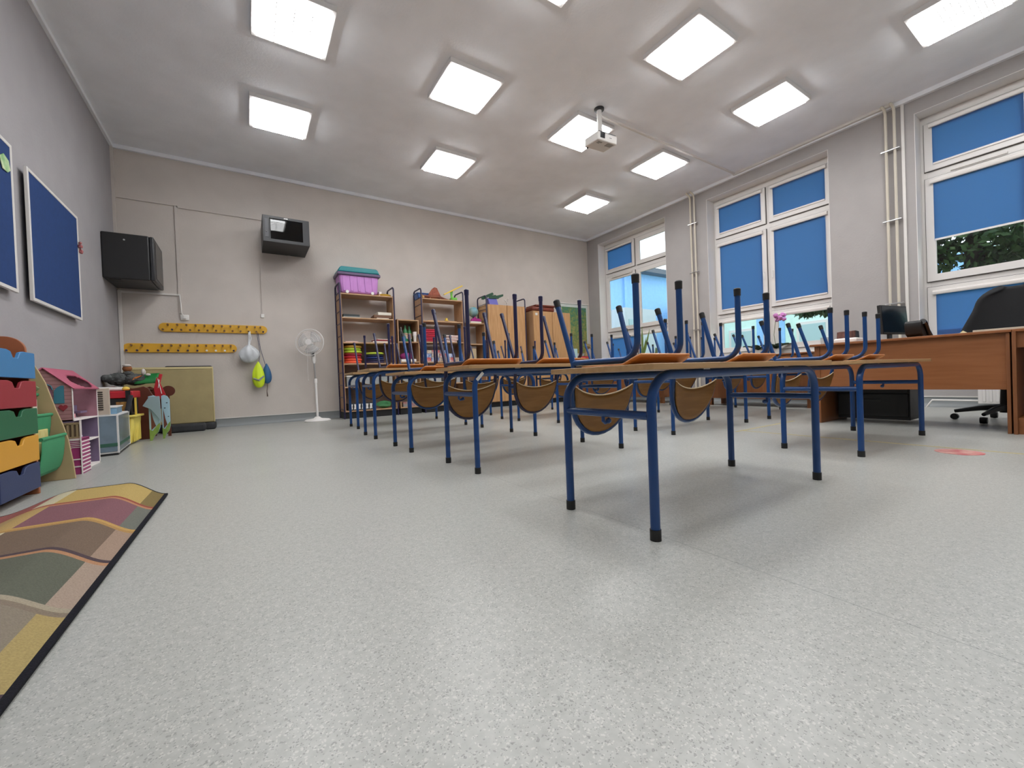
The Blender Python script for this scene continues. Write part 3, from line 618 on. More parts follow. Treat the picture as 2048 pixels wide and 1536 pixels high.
single('straw_figure', B().ball((2.72,7.08,2.085),.025,(1,1,1),2,.5).ball((2.70,7.08,2.12),.015,(1,1,1),1,.5), M('straw','c7a063',.8),'tiny straw-coloured figure beside the dinosaur head','toy',(2.72,7.08,2.06))
t=thing('balance_toy','green balance toy with a slanting yellow beam on top of the rack','toy',(3.30,7.08,2.06))
gm=M('lime_plastic','6fc043',.4)
obj('base_block', bx(3.27,3.38,7.04,7.16,2.061,2.11), gm, t, bevel=.01); obj('post', B().prism([(3.27,2.06),(3.31,2.06),(3.30,2.16),(3.315,2.235),(3.285,2.255),(3.262,2.22)],1,7.08,7.10), gm, t, bevel=.004)
obj('beam', bx(-.215,.215,-.014,.014,-.012,.012,Matrix.Translation((3.31,7.06,2.25))@Matrix.Rotation(math.radians(-27),4,'Y')), M('yellow_beam','e2c03c',.35), t, bevel=.003)
flat('wooden_board',2.78,3.36,7.06,7.2,1.656,1.668,beechx,'thin wooden board lying on the second shelf of the dinosaur rack','board',rz=.0)
single('yellow_wedge', B().prism([(3.11,1.668),(3.19,1.668),(3.165,1.685),(3.16,1.72),(3.14,1.72),(3.135,1.685)],1,7.04,7.09), yel, 'small yellow fulcrum standing on the thin wooden board','toy',(3.15,7.06,1.668))
for i in range(7): flat('red_cover',2.66,2.93,7.05,7.3,1.276+.033*i,1.306+.033*i,M('red_cover','c01f3c',.45) if i%2 else M('red_cover2','a81c34',.45),'glossy red folded cover, %s in the red stack on the dinosaur rack'%['lowest','second from the bottom','third from the bottom','middle one','third from the top','second from the top','topmost'][i],'cover','red covers stacked on the middle shelf',rz=random.uniform(-.05,.05),bev=.01)
for i in range(5): flat('paper_pile',3.12,3.42,7.06,7.28,1.276+.026*i,1.300+.026*i,pinkp if i%2 else M('pink_white','e0cfca',.7),'pinkish folded paper bundle, %s in the pile on the dinosaur rack'%['lowest','second','middle','fourth','topmost'][i],'paper','pinkish paper bundles on the middle shelf',rz=random.uniform(-.15,.15),bev=.008)
cartr=M('red_white_carton','d9d3cf',.5,col2='b3202a',nscale=14); cartb=M('blue_white_carton','dfe1e6',.5,col2='3a5fa0',nscale=12); cartc=M('brown_carton','8a6a50',.6,col2='c9bfb3',nscale=10)
pos=['front left corner','left, beside it','centre','right of centre','right']
k=0
for row,(z0,hh) in enumerate(((.915,.075),(.992,.07),(1.064,.06))):
    for j in range(5-row):
        x=2.67+.155*j+.01*row; m_=(cartr,cartb,cartc)[(j+row)%3] if j<4 else cartc
        flat('small_carton',x,x+.145,7.06,7.22,z0,z0+hh,m_,'small printed carton, %s from the left in the %s layer on the dinosaur rack'%(['first','second','third','fourth','fifth'][j],['bottom','middle','top'][row]),'carton','small printed cartons on the lower shelf',rz=random.uniform(-.05,.05),bev=.002)
clearbox(2.70,3.0,7.06,7.3,.52,.15,'9a6a50','clear box of brown pieces on the low shelf of the dinosaur rack')
clearbox(3.06,3.38,7.06,7.3,.52,.15,'8fa0a8','clear box of grey-blue pieces on the low shelf of the dinosaur rack')
flat('white_tray',2.72,3.2,7.06,7.3,.13,.2,M('tray_greenish','a9b7a2',.5),'pale green tray on the bottom shelf of the dinosaur rack','tray')
# rack 4
gl=M('globe_print','3a93b5',.3,col2='c4b768',nscale=2.2)
t=thing('globe','blue and yellow globe on a magenta cloth above the low shelf section','globe',(3.64,7.15,1.65))
obj('sphere', B().ball((3.64,7.15,1.88),.10,(1,1,1),4), gl, t); obj('stand', B().lathe([(0,1.685),(.07,1.685),(.02,1.72),(.012,1.79),(0,1.79)],(3.64,7.15,0),18), blk, t)
obj('meridian', B().tube([(3.64+.108*math.cos(a),7.15,1.88+.108*math.sin(a)) for a in [i*PI/16-PI/2 for i in range(17)]],.004,6), M('yellowed','c9b55a',.4), t)
single('magenta_cloth', B().prism([(3.53,1.685),(3.56,1.74),(3.60,1.735),(3.62,1.78),(3.66,1.745),(3.74,1.74),(3.77,1.69)],1,7.05,7.09), M('magenta_fabric2','9c1f74',.8),'bright magenta cloth below the globe','cloth',(3.65,7.07,1.685),bevel=.01)
flat('white_paper',3.52,3.76,7.05,7.25,1.652,1.684,cream,'white papers under the globe','paper',rz=.05)
flat('cardboard_box',3.60,3.76,7.08,7.3,.916,1.165,M('pale_card','b9a584',.7),'tall pale cardboard box on the shelf under the globe','box')
# wardrobe tops
t=thing('gift_bag','lilac bag with dark green flaps on top of the framed wardrobe','bag',(4.02,7.15,2.035))
obj('bag', B().prism([(3.99,2.036),(3.955,2.17),(4.16,2.17),(4.20,2.036)],1,7.1,7.22), M('lilac','6f6fc0',.5), t, bevel=.01)
gd=M('dark_green_card','234a35',.6)
obj('flap', B().prism([(3.82,2.13),(3.815,2.18),(4.06,2.285),(4.09,2.25),(3.86,2.13)],1,7.09,7.12), gd, t); obj('flap', B().prism([(4.08,2.19),(4.12,2.22),(4.31,2.27),(4.31,2.23),(4.18,2.17)],1,7.09,7.12), gd, t); obj('flap', B().prism([(3.97,2.16),(4.0,2.22),(4.13,2.24),(4.2,2.17)],1,7.085,7.11), gd, t)
t=thing('glass_ornament','small sparkling glass ornament on top of the framed wardrobe','ornament',(4.42,7.15,2.035))
obj('stem', B().tube([(4.42,7.15,2.036),(4.41,7.15,2.12),(4.38,7.15,2.16)],.004,6).tube([(4.42,7.15,2.10),(4.46,7.15,2.2)],.003,6), clearp, t); obj('bead', B().ball((4.38,7.15,2.165),.016).ball((4.42,7.14,2.12),.010).ball((4.46,7.15,2.205),.009), white, t)
t=thing('suitcase','old brown leather case lying on top of the unframed wardrobe','suitcase',(5.28,7.1,1.955))
lm_=M('brown_leather','6e2f1e',.5,noise=.2); obj('body', bx(5.07,5.66,6.98,7.35,1.957,2.055), lm_, t, bevel=.03); obj('lid', bx(5.15,5.68,6.97,7.34,2.055,2.095), lm_, t, bevel=.015); obj('handle', B().tube([(5.2,6.965,2.0),(5.2,6.94,2.0),(5.32,6.94,2.0),(5.32,6.965,2.0)],.008,8), blk, t)
# ------------------------------------------------------------------ back wall: fan, coat rails, cabinets
t=thing('pedestal_fan','white pedestal fan standing by the back wall','fan',(.91,7.12,0))
wf=M('fan_white','e9e6e3',.35)
obj('base_plate', B().lathe([(0,0),(.19,0),(.195,.012),(.17,.03),(.06,.045),(.03,.07),(0,.07)],(.91,7.12,0),36), wf, t)
obj('pole', B().tube([(.91,7.12,.05),(.905,7.12,.64)],.017,14), wf, t); obj('collar', B().tube([(.905,7.12,.60),(.905,7.12,.67)],.024,14), wf, t); obj('inner_pole', B().tube([(.905,7.12,.66),(.895,7.12,.92)],.011,12), steel, t)
obj('control_neck', B().tube([(.895,7.12,.91),(.89,7.12,.95),(.885,7.12,1.06),(.88,7.13,1.16)],.03,14,rads=[.018,.032,.036,.03]), wf, t); obj('control_panel', bx(.862,.898,7.078,7.086,1.02,1.10), blk, t)
hc=Vector((.84,7.08,1.235)); ax_=Vector((-.42,-.9,.05)).normalized(); q=ax_.to_track_quat('Z','Y').to_matrix().to_4x4(); Q=Matrix.Translation(hc)@q
obj('motor_housing', B().tube([Q@Vector((0,0,-.14)),Q@Vector((0,0,-.10)),Q@Vector((0,0,-.02))],.05,18,rads=[.035,.055,.05]), wf, t)
gb=B(); RR=.205
for k in range(56):
    a=2*PI*k/56
    for sg in (1,-1): gb.tube([Q@Vector((.045*math.cos(a),.045*math.sin(a),.055*sg)),Q@Vector((RR*.6*math.cos(a),RR*.6*math.sin(a),.05*sg)),Q@Vector((RR*.92*math.cos(a),RR*.92*math.sin(a),.03*sg)),Q@Vector((RR*math.cos(a),RR*math.sin(a),.008*sg))],.0011,4,cap=False)
obj('guard', gb, wf, t)
circ=lambda rad,zz: [Q@Vector((rad*math.cos(2*PI*k/40),rad*math.sin(2*PI*k/40),zz)) for k in range(41)]
obj('guard_rim', B().tube(circ(RR,0),.007,8,cap=False).tube(circ(RR*.7,.048),.0015,6,cap=False).tube(circ(RR*.4,.054),.0015,6,cap=False), wf, t); obj('front_badge', B().tube([Q@Vector((0,0,.052)),Q@Vector((0,0,.060))],.045,24), wf, t)
bl=B()
for k in range(3):
    a0=2*PI*k/3
    def bf(uu,vv,a0=a0):
        a=a0+uu*1.5; rr=.03+vv*.145; return Q@Vector((rr*math.cos(a),rr*math.sin(a),.015-.03*uu))
    bl.grid(bf,8,5)
obj('blade', bl, M('fan_blade','cfd0d2',.3,alpha=.35), t, solid=.002)
obj('cord', B().tube([(.80,7.05,1.13),(.79,7.04,.8),(.795,7.04,.66)],.002,6).ball((.795,7.04,.65),.006,(1,1,2.5),1), wf, t)
woodk=M('peg_wood','6b4a26',.45); dkk=M('peg_dark','2c2440',.4)
ylb=M('yellow_board','dba730',.45,noise=.04)
def coat_rail(label, x0, x1, z0, z1, up, lo, lomats):
    t=thing('coat_rail',label,'coat rack',((x0+x1)/2,YB,z0)); h=z1-z0; rr=h/2
    poly=[(x1-rr+rr*math.cos(a),(z0+z1)/2+rr*math.sin(a)) for a in [-PI/2+i*PI/10 for i in range(11)]]+[(x0+rr+rr*math.cos(a),(z0+z1)/2+rr*math.sin(a)) for a in [PI/2+i*PI/10 for i in range(11)]]
    obj('board', B().prism(poly,1,YB-.022,YB-.002), ylb, t, bevel=.003)
    for i,x in enumerate(up): obj('peg', B().tube([(x,YB-.02,z1-.035),(x,YB-.06,z1-.032),(x,YB-.068,z1-.03),(x,YB-.084,z1-.028)],.006,10,rads=[.006,.006,.014,.013]), woodk, t)
    for i,x in enumerate(lo): obj('peg', B().tube([(x,YB-.02,z0+.028),(x,YB-.06,z0+.026),(x,YB-.068,z0+.025),(x,YB-.084,z0+.025)],.006,10,rads=[.006,.006,.014,.013]), lomats[i], t)
coat_rail('upper yellow coat rail with wooden pegs on the back wall',-1.005,.292,1.392,1.515,[-.90+.103*i for i in range(11)]+[.20],[-.955+.1*i for i in range(12)]+[.235],[woodk,dkk]+[woodk]*10+[dkk])
coat_rail('lower yellow coat rail with dark and white pegs on the back wall',-1.385,-.112,1.10,1.225,[-1.29,-1.18]+[-.97+.098*i for i in range(9)],[-1.34+.108*i for i in range(12)],[dkk]*8+[white]*3+[dkk])
def sackf(c,rx,ry,rz,top,jit=.12,seed=1):
    rn=random.Random(seed); ph=[rn.uniform(0,6) for _ in range(6)]
    def fn(uu,vv):
        a=2*PI*uu; th=PI*vv; k=math.sin(th)**.8; w_=1+jit*math.sin(3*a+ph[0]+3*vv)*k+jit*.6*math.sin(7*a+ph[1]-5*vv)*k
        z=math.cos(th); pin=1-.75*max(0,z)**2.2
        return (c[0]+rx*k*math.cos(a)*w_*pin, c[1]+ry*k*math.sin(a)*w_*pin, c[2]+rz*z*(1 if z<0 else top))
    return B().grid(fn,28,18)
t=thing('plastic_bag','crumpled whitish plastic bag hanging from the upper coat rail','bag',(.02,YB-.09,1.40))
obj('bag', sackf((.04,YB-.12,1.06),.125,.075,.12,1.35,.14,3), M('plastic_film','c4c8cb',.3,noise=.12,nscale=9,spec=.6), t); obj('strap', B().tube([(.05,YB-.07,1.42),(.045,YB-.10,1.30),(.04,YB-.11,1.19)],.008,8,rads=[.01,.007,.02]).tube([(.06,YB-.07,1.42),(.07,YB-.10,1.31),(.045,YB-.11,1.19)],.008,8), M('plastic_film2','d5d8da',.35), t)
t=thing('drawstring_bag','fluorescent yellow drawstring bag with a grey band hanging from the coat rail','bag',(.15,YB-.09,1.40))
obj('bag', sackf((.15,YB-.12,.72),.08,.05,.16,1.5,.10,5), M('fluo_yellow','d6f02c',.55), t); obj('reflective_band', B().tube([(.085,YB-.14,.70),(.15,YB-.18,.67),(.21,YB-.15,.735)],.016,8), M('reflective_grey','8f9692',.4), t)
obj('cord', B().tube([(.15,YB-.07,1.41),(.18,YB-.09,1.1),(.16,YB-.11,.95)],.004,6), M('cord_blue','2b3658',.6), t)
t=thing('drawstring_bag','small blue cloth bag hanging behind the fluorescent yellow one','bag',(.22,YB-.05,1.40))
obj('bag', sackf((.26,YB-.08,.74),.06,.045,.12,1.6,.1,6), M('blue_cloth','2f5f8c',.7), t); obj('cord', B().tube([(.165,YB-.07,1.41),(.19,YB-.06,1.15),(.25,YB-.08,.88)],.004,6), MATS['cord_blue'], t); obj('cord_end', B().tube([(.265,YB-.08,.66),(.25,YB-.06,.5),(.255,YB-.06,.42)],.005,6,rads=[.004,.005,.011]), M('brown_cord','5a4a40',.7), t)
# server cabinets
def cab_glass(x0,x1,z0,z1,yf,yb,label):
    t=thing('wall_cabinet',label,'cabinet',((x0+x1)/2,(yf+yb)/2,z0))
    obj('body', bx(x0,x1,yf+.03,yb,z0,z1), blackmetal, t, bevel=.004)
    d=obj('door', ring(B(),1,yf,yf+.03,x0,x1,z0,z1,.09,.045,.035), M('cab_grey','2a2b2e',.4), t, bevel=.004)
    obj('glass', bx(x0+.10,x1-.08,yf+.006,yf+.010,z0+.045,z1-.035), smoked, d)
    obj('lock', bx(x0+.028,x0+.07,yf-.006,yf,z0+.06,z1-.05), M('lock_grey','48494d',.4), d); obj('key', B().ball((x0+.048,yf-.01,z0+.14),.009), steel, d)
    obj('badge', bx((x0+x1)/2-.03,(x0+x1)/2+.02,yf-.003,yf,z1-.024,z1-.012), white, d)
    obj('equipment', bx(x0+.10,x1-.08,yf+.10,yf+.13,z0+.05,z0+.16), M('equip','2d3236',.5), t); obj('cable', B().tube([(x0+.2,yf+.09,z0+.17),(x0+.33,yf+.085,z0+.165),(x1-.09,yf+.09,z0+.165)],.004,6).tube([(x0+.24+.03*math.cos(a),yf+.08,z0+.14+.03*math.sin(a)) for a in [i*PI/10 for i in range(1,20)]],.004,6), white, t)
    return t
cab_glass(.268,.872,2.655,3.03,6.83,YB,'black wall cabinet with a glass door on the back wall')
bpy.data.objects['wall_cabinet']
t=thing('wall_cabinet','black wall cabinet with closed sides, mounted on the left wall near the corner','cabinet',(-1.17,7.08,1.95))
obj('body', bx(XL,-.97,6.78,7.40,1.95,2.51), blackmetal, t, bevel=.015, seg=3)
d=obj('door', bx(-.968,-.925,6.785,7.41,1.955,2.505), M('cab_grey','2a2b2e',.4), t, bevel=.01); obj('door_panel', bx(-.926,-.921,6.87,7.33,2.0,2.46), M('cab_dark','101012',.25), d)
obj('key', B().lathe([(0,-.006),(.010,-.006),(.010,.0),(0,0)],(-1.20,6.78,2.43),12,'y'), steel, t); obj('cable_opening', bx(-1.36,-1.25,6.82,6.95,1.944,1.952), blk, t)
t=thing('wall_socket','white wall socket with a plug above the upper coat rail','socket',(-.715,YB,1.60)); obj('cover', bx(-.765,-.665,YB-.02,YB,1.56,1.64), white, t, bevel=.01); obj('plug', B().tube([(-.71,YB-.02,1.595),(-.71,YB-.06,1.595)],.018,12), white, t); obj('cord', B().tube([(-.71,YB-.055,1.60),(-.745,YB-.04,1.66),(-.75,YB-.03,1.80),(-.76,YB-.02,1.92)],.006,8), white, t)
single('wall_switch', bx(.215,.262,YB-.02,YB,1.645,1.70), white,'small white socket box at the end of the thin duct below the glass cabinet','socket',(.24,YB,1.67),bevel=.004)
# ------------------------------------------------------------------ pinboards on the left wall
felt=M('blue_felt','0e356b',.9,noise=.06,nscale=30,bump=.2,bscale=300); alu=M('board_frame','d9d6d2',.35)
def pinboard(y0,y1,z0,z1,off,label):
    t=thing('pinboard',label,'pinboard',(XL,(y0+y1)/2,z0)); x0,x1=XL+off,XL+off+.022
    obj('felt', bx(x0,x1-.004,y0+.02,y1-.02,z0+.02,z1-.02), felt, t); e=.026
    obj('frame', ring(B(),0,x0,x1,y0,y1,z0,z1,e), alu, t, bevel=.003)
    obj('spacer', bx(XL,x0,y0+.15,y1-.15,z0+.15,z1-.15), M('spacer_wood','8a7a68',.8), t)
    return t
S_=(XL+.055-XL); 
pinboard(4.66,5.78,1.292,2.325,.03,'blue felt pinboard with a white frame, the fully visible one on the left wall')
pinboard(3.20,4.42,1.30,2.36,.03,'blue felt pinboard cut by the left edge of the photo')
single('magnet_figure', B().ball((XL+.065,5.76,2.03),.02,(1,1,1.2),2,.4).ball((XL+.065,5.765,2.065),.014,sub=1).ball((XL+.065,5.78,1.985),.016,(1,1,1.5),2,.4), M('figure_pink','a8605f',.6),'tiny pink paper figure clipped on the right edge of the visible pinboard','decoration',(XL+.06,5.76,2.0))
single('paper_leaf', B().prism([(4.26,2.13),(4.22,2.20),(4.28,2.24),(4.35,2.22),(4.37,2.16),(4.33,2.13)],0,XL+.052,XL+.056), M('paper_green','6fae6a',.7,col2='d8e0b8',nscale=10),'green and white paper leaf pinned on the cut-off pinboard','decoration',(XL+.054,4.3,2.13))
# ------------------------------------------------------------------ left side: drawers, sling bookcase, toys
ob=M('orange_wood','9a5d3c',.5,noise=.06)
t=thing('drawer_unit','children drawer tower with light blue, red, green, yellow and navy drawers','drawers',(-1.2,3.17,0))
def sidep(y0,y1):
    pts=[(XL+.02,0.0),(-1.01,0.0),(-1.01,.05),(-1.03,.74),(-1.035,.80)]+[(-1.115+.08*math.cos(a),.81+.075*math.sin(a)) for a in [i*PI/16 for i in range(9)]]+[(XL+.02,.885)]
    return B().prism(pts,1,y0,y1)
obj('side_panel', sidep(3.40,3.42), ob, t, bevel=.003); obj('side_panel', sidep(2.92,2.94), ob, t, bevel=.003); obj('back_board', bx(XL+.02,XL+.035,2.94,3.40,.02,.86), ob, t)
DC=[('27345a','navy blue drawer at the bottom',.04),('c9922b','yellow drawer',.192),('1a5c3b','dark green drawer',.342),('8e2530','red drawer',.492),('3876a8','light blue drawer on top',.648)]
for c_,lb,z0 in DC:
    y0,y1,z1=2.945,3.395,z0+.142; ym=3.17; n=.09
    poly=[(y0,z0),(y1,z0),(y1,z1),(ym+n,z1),(ym+n*.55,z1-.008),(ym+n*.3,z1-.038),(ym-n*.3,z1-.038),(ym-n*.55,z1-.008),(ym-n,z1),(y0,z1)]
    dmat=M('drawer_'+c_,c_,.5,bump=.1,bscale=120)
    d=obj('drawer', B().prism(poly,0,-1.015,-1.0), dmat, t, bevel=.003, label=lb)
    obj('drawer_box', B().box(-1.36,-1.015,y0+.02,y0+.03,z0+.01,z1-.05).box(-1.36,-1.015,y1-.03,y1-.02,z0+.01,z1-.05).box(-1.36,-1.015,y0+.02,y1-.02,z0+.005,z0+.012), ob, d)
mdf=M('mdf_edge','b09a72',.55,noise=.04)
t=thing('sling_bookcase','childrens bookcase with green fabric slings and curved pale side panels','bookcase',(-1.2,3.66,0))
def curv(y0,y1):
    pts=[(XL+.02,0),(-.975,0),(-.982,.10),(-1.0,.257),(-1.022,.36),(-1.049,.457),(-1.091,.636),(-1.121,.717),(-1.16,.80),(-1.22,.86),(XL+.02,.90)]
    return B().prism(pts,1,y0,y1)
obj('side_panel', curv(3.84,3.856), mdf, t, bevel=.002); obj('side_panel', B().prism([(XL+.02,0),(-1.05,0),(-1.05,.257),(-1.075,.457),(-1.121,.717),(-1.22,.86),(XL+.02,.90)],1,3.45,3.466), mdf, t, bevel=.002)
slg=M('green_sling','36865a',.75,noise=.05,bump=.15)
for k,(xf,zt,zb,bk) in enumerate(((-1.015,.296,.055,-1.12),(-1.072,.43,.21,-1.2),(-1.13,.56,.36,-1.27),(-1.19,.69,.5,-1.33))):
    pts=[Vector((xf,0,zt)),Vector((xf+.004,0,zt-.02)),Vector((xf-.004,0,(zt+zb)/2)),Vector((xf-.02,0,zb+.03)),Vector((xf-.06,0,zb)),Vector((bk,0,zb+.05)),Vector((bk,0,zt+.02))]
    obj('fabric_sling', B().grid(lambda uu,vv,pts=pts:(pts[min(6,round(vv*6))].x,3.468+uu*(3.836-3.468),pts[min(6,round(vv*6))].z),4,6), slg, t, solid=.006, sub=1)
    obj('dowel', B().tube([(xf,3.466,zt),(xf,3.84,zt)],.011,10), slg, t)
single('picture_book', bx(-1.075,-1.06,3.50,3.74,.14,.345), M('book_yellow','d9cf8d',.6,col2='c9b26c',nscale=12),'pale yellow picture book in the lowest green sling','book',(-1.067,3.62,.14),bevel=.003)
single('picture_book', bx(-1.13,-1.118,3.60,3.80,.27,.53), M('book_white','dcd6c8',.6,col2='c7a9a0',nscale=9),'white picture book sticking out of the second green sling','book',(-1.124,3.64,.27),bevel=.003)
single('small_plush', B().ball((-1.12,3.74,.60),.03,(1,1,.8),2,.3), M('plush_green','6f7a52',.9),'tiny green plush on the bookcase side','toy',(-1.12,3.74,.57))
# dollhouse
sid=bpy.data.materials.new('pink_siding'); sid.use_nodes=True; nt=sid.node_tree; b_=nt.nodes['Principled BSDF']; tc=nt.nodes.new('ShaderNodeTexCoord'); sx=nt.nodes.new('ShaderNodeSeparateXYZ'); nt.links.new(tc.outputs['Object'],sx.inputs[0])
m1=nt.nodes.new('ShaderNodeMath'); m1.operation='MODULO'; m1.inputs[1].default_value=.026; nt.links.new(sx.outputs[2],m1.inputs[0]); m2=nt.nodes.new('ShaderNodeMath'); m2.operation='DIVIDE'; m2.inputs[1].default_value=.026; nt.links.new(m1.outputs[0],m2.inputs[0])
ra=nt.nodes.new('ShaderNodeValToRGB'); ra.color_ramp.elements[0].color=lin('6f4d4d'); ra.color_ramp.elements[0].position=.0; ra.color_ramp.elements[1].position=.22; ra.color_ramp.elements[1].color=lin('ad8284'); nt.links.new(m2.outputs[0],ra.inputs[0]); nt.links.new(ra.outputs[0],b_.inputs['Base Color'])
pinkroof=M('pink_roof','a94f68',.5,noise=.05); edgew=M('white_edge','e6dfdc',.5); violet=M('room_violet','6d5d78',.6,noise=.12,nscale=9); rose=M('room_rose','9c6f7b',.6,noise=.15,nscale=10); mauve=M('room_mauve','9a8a98',.6,noise=.15,nscale=10)
t=thing('dollhouse','pink three-storey dollhouse with a gabled roof, open to the room','dollhouse',(-1.16,4.35,0))
xa,xr,xb,ya,yb1=-1.33,-1.165,-1.03,4.07,4.62
gp=[(xa,.372),(xb,.372),(xb,.60),(xr,.735),(xa,.60)]
obj('gable_wall', B().prism(gp,1,ya,ya+.008), sid, t); obj('gable_edge', B().tube([(xa-.01,ya-.002,.592),(xr,ya-.002,.742),(xb+.012,ya-.002,.592)],.004,6).tube([(xb+.001,ya,.372),(xb+.001,ya,.60)],.004,6), edgew, t)
tealp=M('teal_paint','3f7f92',.5); 
obj('shutter', B().prism([(-1.12,.495),(-1.068,.495),(-1.068,.617),(-1.082,.618),(-1.10,.606),(-1.116,.585)],1,ya-.005,ya-.001), tealp, t)
obj('window_opening', B().prism([(-1.175,.495),(-1.123,.495),(-1.123,.58),(-1.135,.61),(-1.155,.622),(-1.175,.61)],1,ya-.003,ya-.0005), M('mauve_dark','7a5566',.6), t); obj('window_arch', B().tube([(-1.178,ya-.003,.495),(-1.178,ya-.003,.60),(-1.165,ya-.003,.624),(-1.15,ya-.003,.630),(-1.13,ya-.003,.617),(-1.122,ya-.003,.59)],.004,6), tealp, t)
obj('heart', B().prism([(-1.075+.022*math.sin(a)**3,.485+.0016*(13*math.cos(a)-5*math.cos(2*a)-2*math.cos(3*a)-math.cos(4*a))-.02) for a in [2*PI*i/24 for i in range(24)]],1,ya-.006,ya-.001), M('heart_red','8e2f3a',.5), t)
ov=[]
N_=24
# roof front slope with an oval opening
rfn=lambda uu,vv:(xr+(xb+.015-xr)*vv, ya-.01+(yb1-ya+.02)*uu, .742+(.592-.742)*vv)
b=B(); nu,nv=36,16; G=[[b.bm.verts.new(rfn(i/nu,j/nv)) for j in range(nv+1)] for i in range(nu+1)]
for i in range(nu):
    for j in range(nv):
        if ((i+.5)/nu-.60)**2/.34**2+((j+.5)/nv-.62)**2/.33**2>1: b.bm.faces.new((G[i][j],G[i+1][j],G[i+1][j+1],G[i][j+1]))
obj('roof', b, pinkroof, t, solid=.008)
obj('roof', B().grid(lambda uu,vv:(xr+(xa-.015-xr)*vv, ya-.01+(yb1-ya+.02)*uu, .742+(.592-.742)*vv),2,2), pinkroof, t, solid=.008)
obj('back_wall', bx(xa,xa+.008,ya,yb1,.0,.60), rose, t)
obj('far_wall', B().prism([(xa,.372),(xb,.372),(xb,.60),(xr,.735),(xa,.60)],1,yb1-.008,yb1), rose, t)
obj('far_wall', bx(xa,xb,yb1-.008,yb1,.0,.372), violet, t)
for z_,m_ in ((.004,edgew),(.205,edgew),(.372,edgew)): obj('floor_board', bx(xa,xb+.004,ya+.0,yb1+.004,z_-.004,z_+.006), m_, t)
obj('upright_edge', B().box(xb-.006,xb+.004,yb1-.006,yb1+.004,0,.60).box(xb-.006,xb+.004,4.205,4.213,0,.372), edgew, t)
obj('inner_wall', bx(xa+.008,xa+.012,ya,yb1,.21,.37), violet, t); obj('inner_wall', bx(xa+.008,xa+.012,ya,yb1,.01,.2), mauve, t)
obj('side_wall', bx(xa,xb,ya,ya+.008,0,.372), violet, t)
# furniture in it
obj('bed', bx(-1.2,-1.1,4.25,4.40,.38,.41).box(-1.2,-1.1,4.25,4.26,.38,.44), M('toy_pink','cf8f96',.5), t); obj('chair', bx(-1.16,-1.10,4.48,4.53,.21,.235).box(-1.16,-1.155,4.48,4.53,.21,.28), M('toy_lilac','a9a0c4',.5), t); obj('bench', bx(-1.14,-1.08,4.43,4.58,.41,.425).box(-1.14,-1.135,4.43,4.58,.38,.47), violet, t); obj('bathtub', bx(-1.15,-1.09,4.30,4.42,.01,.05), mauve, t)
obj('lift_window', B().prism([(4.53,.58),(4.60,.60),(4.60,.38),(4.53,.38)],0,xa+.012,xa+.014), M('window_yellow','cdb94a',.6,col2='9aa873',nscale=6), t)
# annex with a balcony and a striped lift
obj('annex', B().box(-1.25,-.985,4.02,4.028,.0,.24).box(-.993,-.985,4.02,4.20,0,.24).box(-1.25,-.985,4.02,4.2,.235,.245), M('stripe_pink','97346a',.5), t)
sb=B()
for k in range(9): sb.box(-.9855,-.982,4.03,4.2,.01+.026*k,.018+.026*k)
for k in range(5): sb.box(-1.2,-.99,4.016,4.0205,.185+.012*k,.189+.012*k)
sb.box(-1.2,-.985,4.014,4.0205,.238,.248).box(-.988,-.982,4.012,4.02,0,.37).box(-1.045,-1.035,4.014,4.02,.0,.185).box(-1.03,-.99,4.014,4.02,.05,.058).box(-1.03,-.99,4.014,4.02,.1,.108)
obj('white_stripes', sb, edgew, t)
obj('dark_doorway', bx(-1.12,-1.045,4.016,4.0205,.01,.18), M('door_plum','4a2034',.5), t)
rb=B().box(-1.2,-.985,4.016,4.022,.25,.262).box(-1.2,-.985,4.016,4.022,.345,.36)
for k in range(9): rb.box(-1.19+.023*k,-1.18+.023*k,4.016,4.022,.26,.35)
obj('balcony', rb, M('rail_tan','9c8a68',.6), t); obj('balcony_back', bx(-1.2,-.99,4.024,4.03,.25,.35), M('rail_dark','6a5a48',.7), t)
# yellow triangular flag behind
single('yellow_pennant', B().prism([(4.62,.70),(4.88,.70),(4.77,.635)],0,-1.25,-1.245), M('pennant_yellow','e6cf45',.6), 'yellow triangular paper pennant behind the dollhouse roof','decoration',(-1.25,4.75,.63))
# white bay-fronted toy house
t=thing('toy_house','white bay-fronted toy house with grey-blue glazed panels beside the dollhouse','toy house',(-1.18,5.3,0))
wt=M('toy_white','e3e1de',.45); pnl=M('panel_greyblue','50606e',.25,col2='6f7f8c',nscale=4); 
fp=[(-1.13,4.98),(-.995,5.02),(-1.06,5.78),(-1.36,5.82),(-1.36,4.95)]
for z0,z1,m_ in ((.0,.02,blk),(.02,.035,wt),(.352,.367,wt)): obj('deck', B().prism(fp,2,z0,z1), m_, t)
for (p0,p1) in ((fp[0],fp[1]),(fp[1],fp[2])):
    pa=Vector((*p0,0)); pb_=Vector((*p1,0)); d_=(pb_-pa); nn=Vector((d_.y,-d_.x,0)).normalized()*-.004
    a1,a2=pa+d_*.04+nn*-2,pb_-d_*.04+nn*-2
    obj('glazed_panel', B().prism([(a1.x,a1.y),(a2.x,a2.y),((a2+nn).x-.004,(a2+nn).y),((a1+nn).x-.004,(a1+nn).y)],2,.035,.352), pnl, t)
    obj('green_strip', B().prism([(a1.x+.002,a1.y-.002),(a2.x+.002,a2.y-.002),(a2.x,a2.y),(a1.x,a1.y)],2,.08,.11), M('strip_green','2d5a48',.5), t)
for p in fp[:3]: obj('post', bx(p[0]-.008,p[0]+.008,p[1]-.008,p[1]+.008,.02,.36), wt, t)
obj('louvre_tower', bx(-1.15,-1.035,5.00,5.02,.367,.60), M('tower_beige','cbbcab',.6), t)
lv=B()
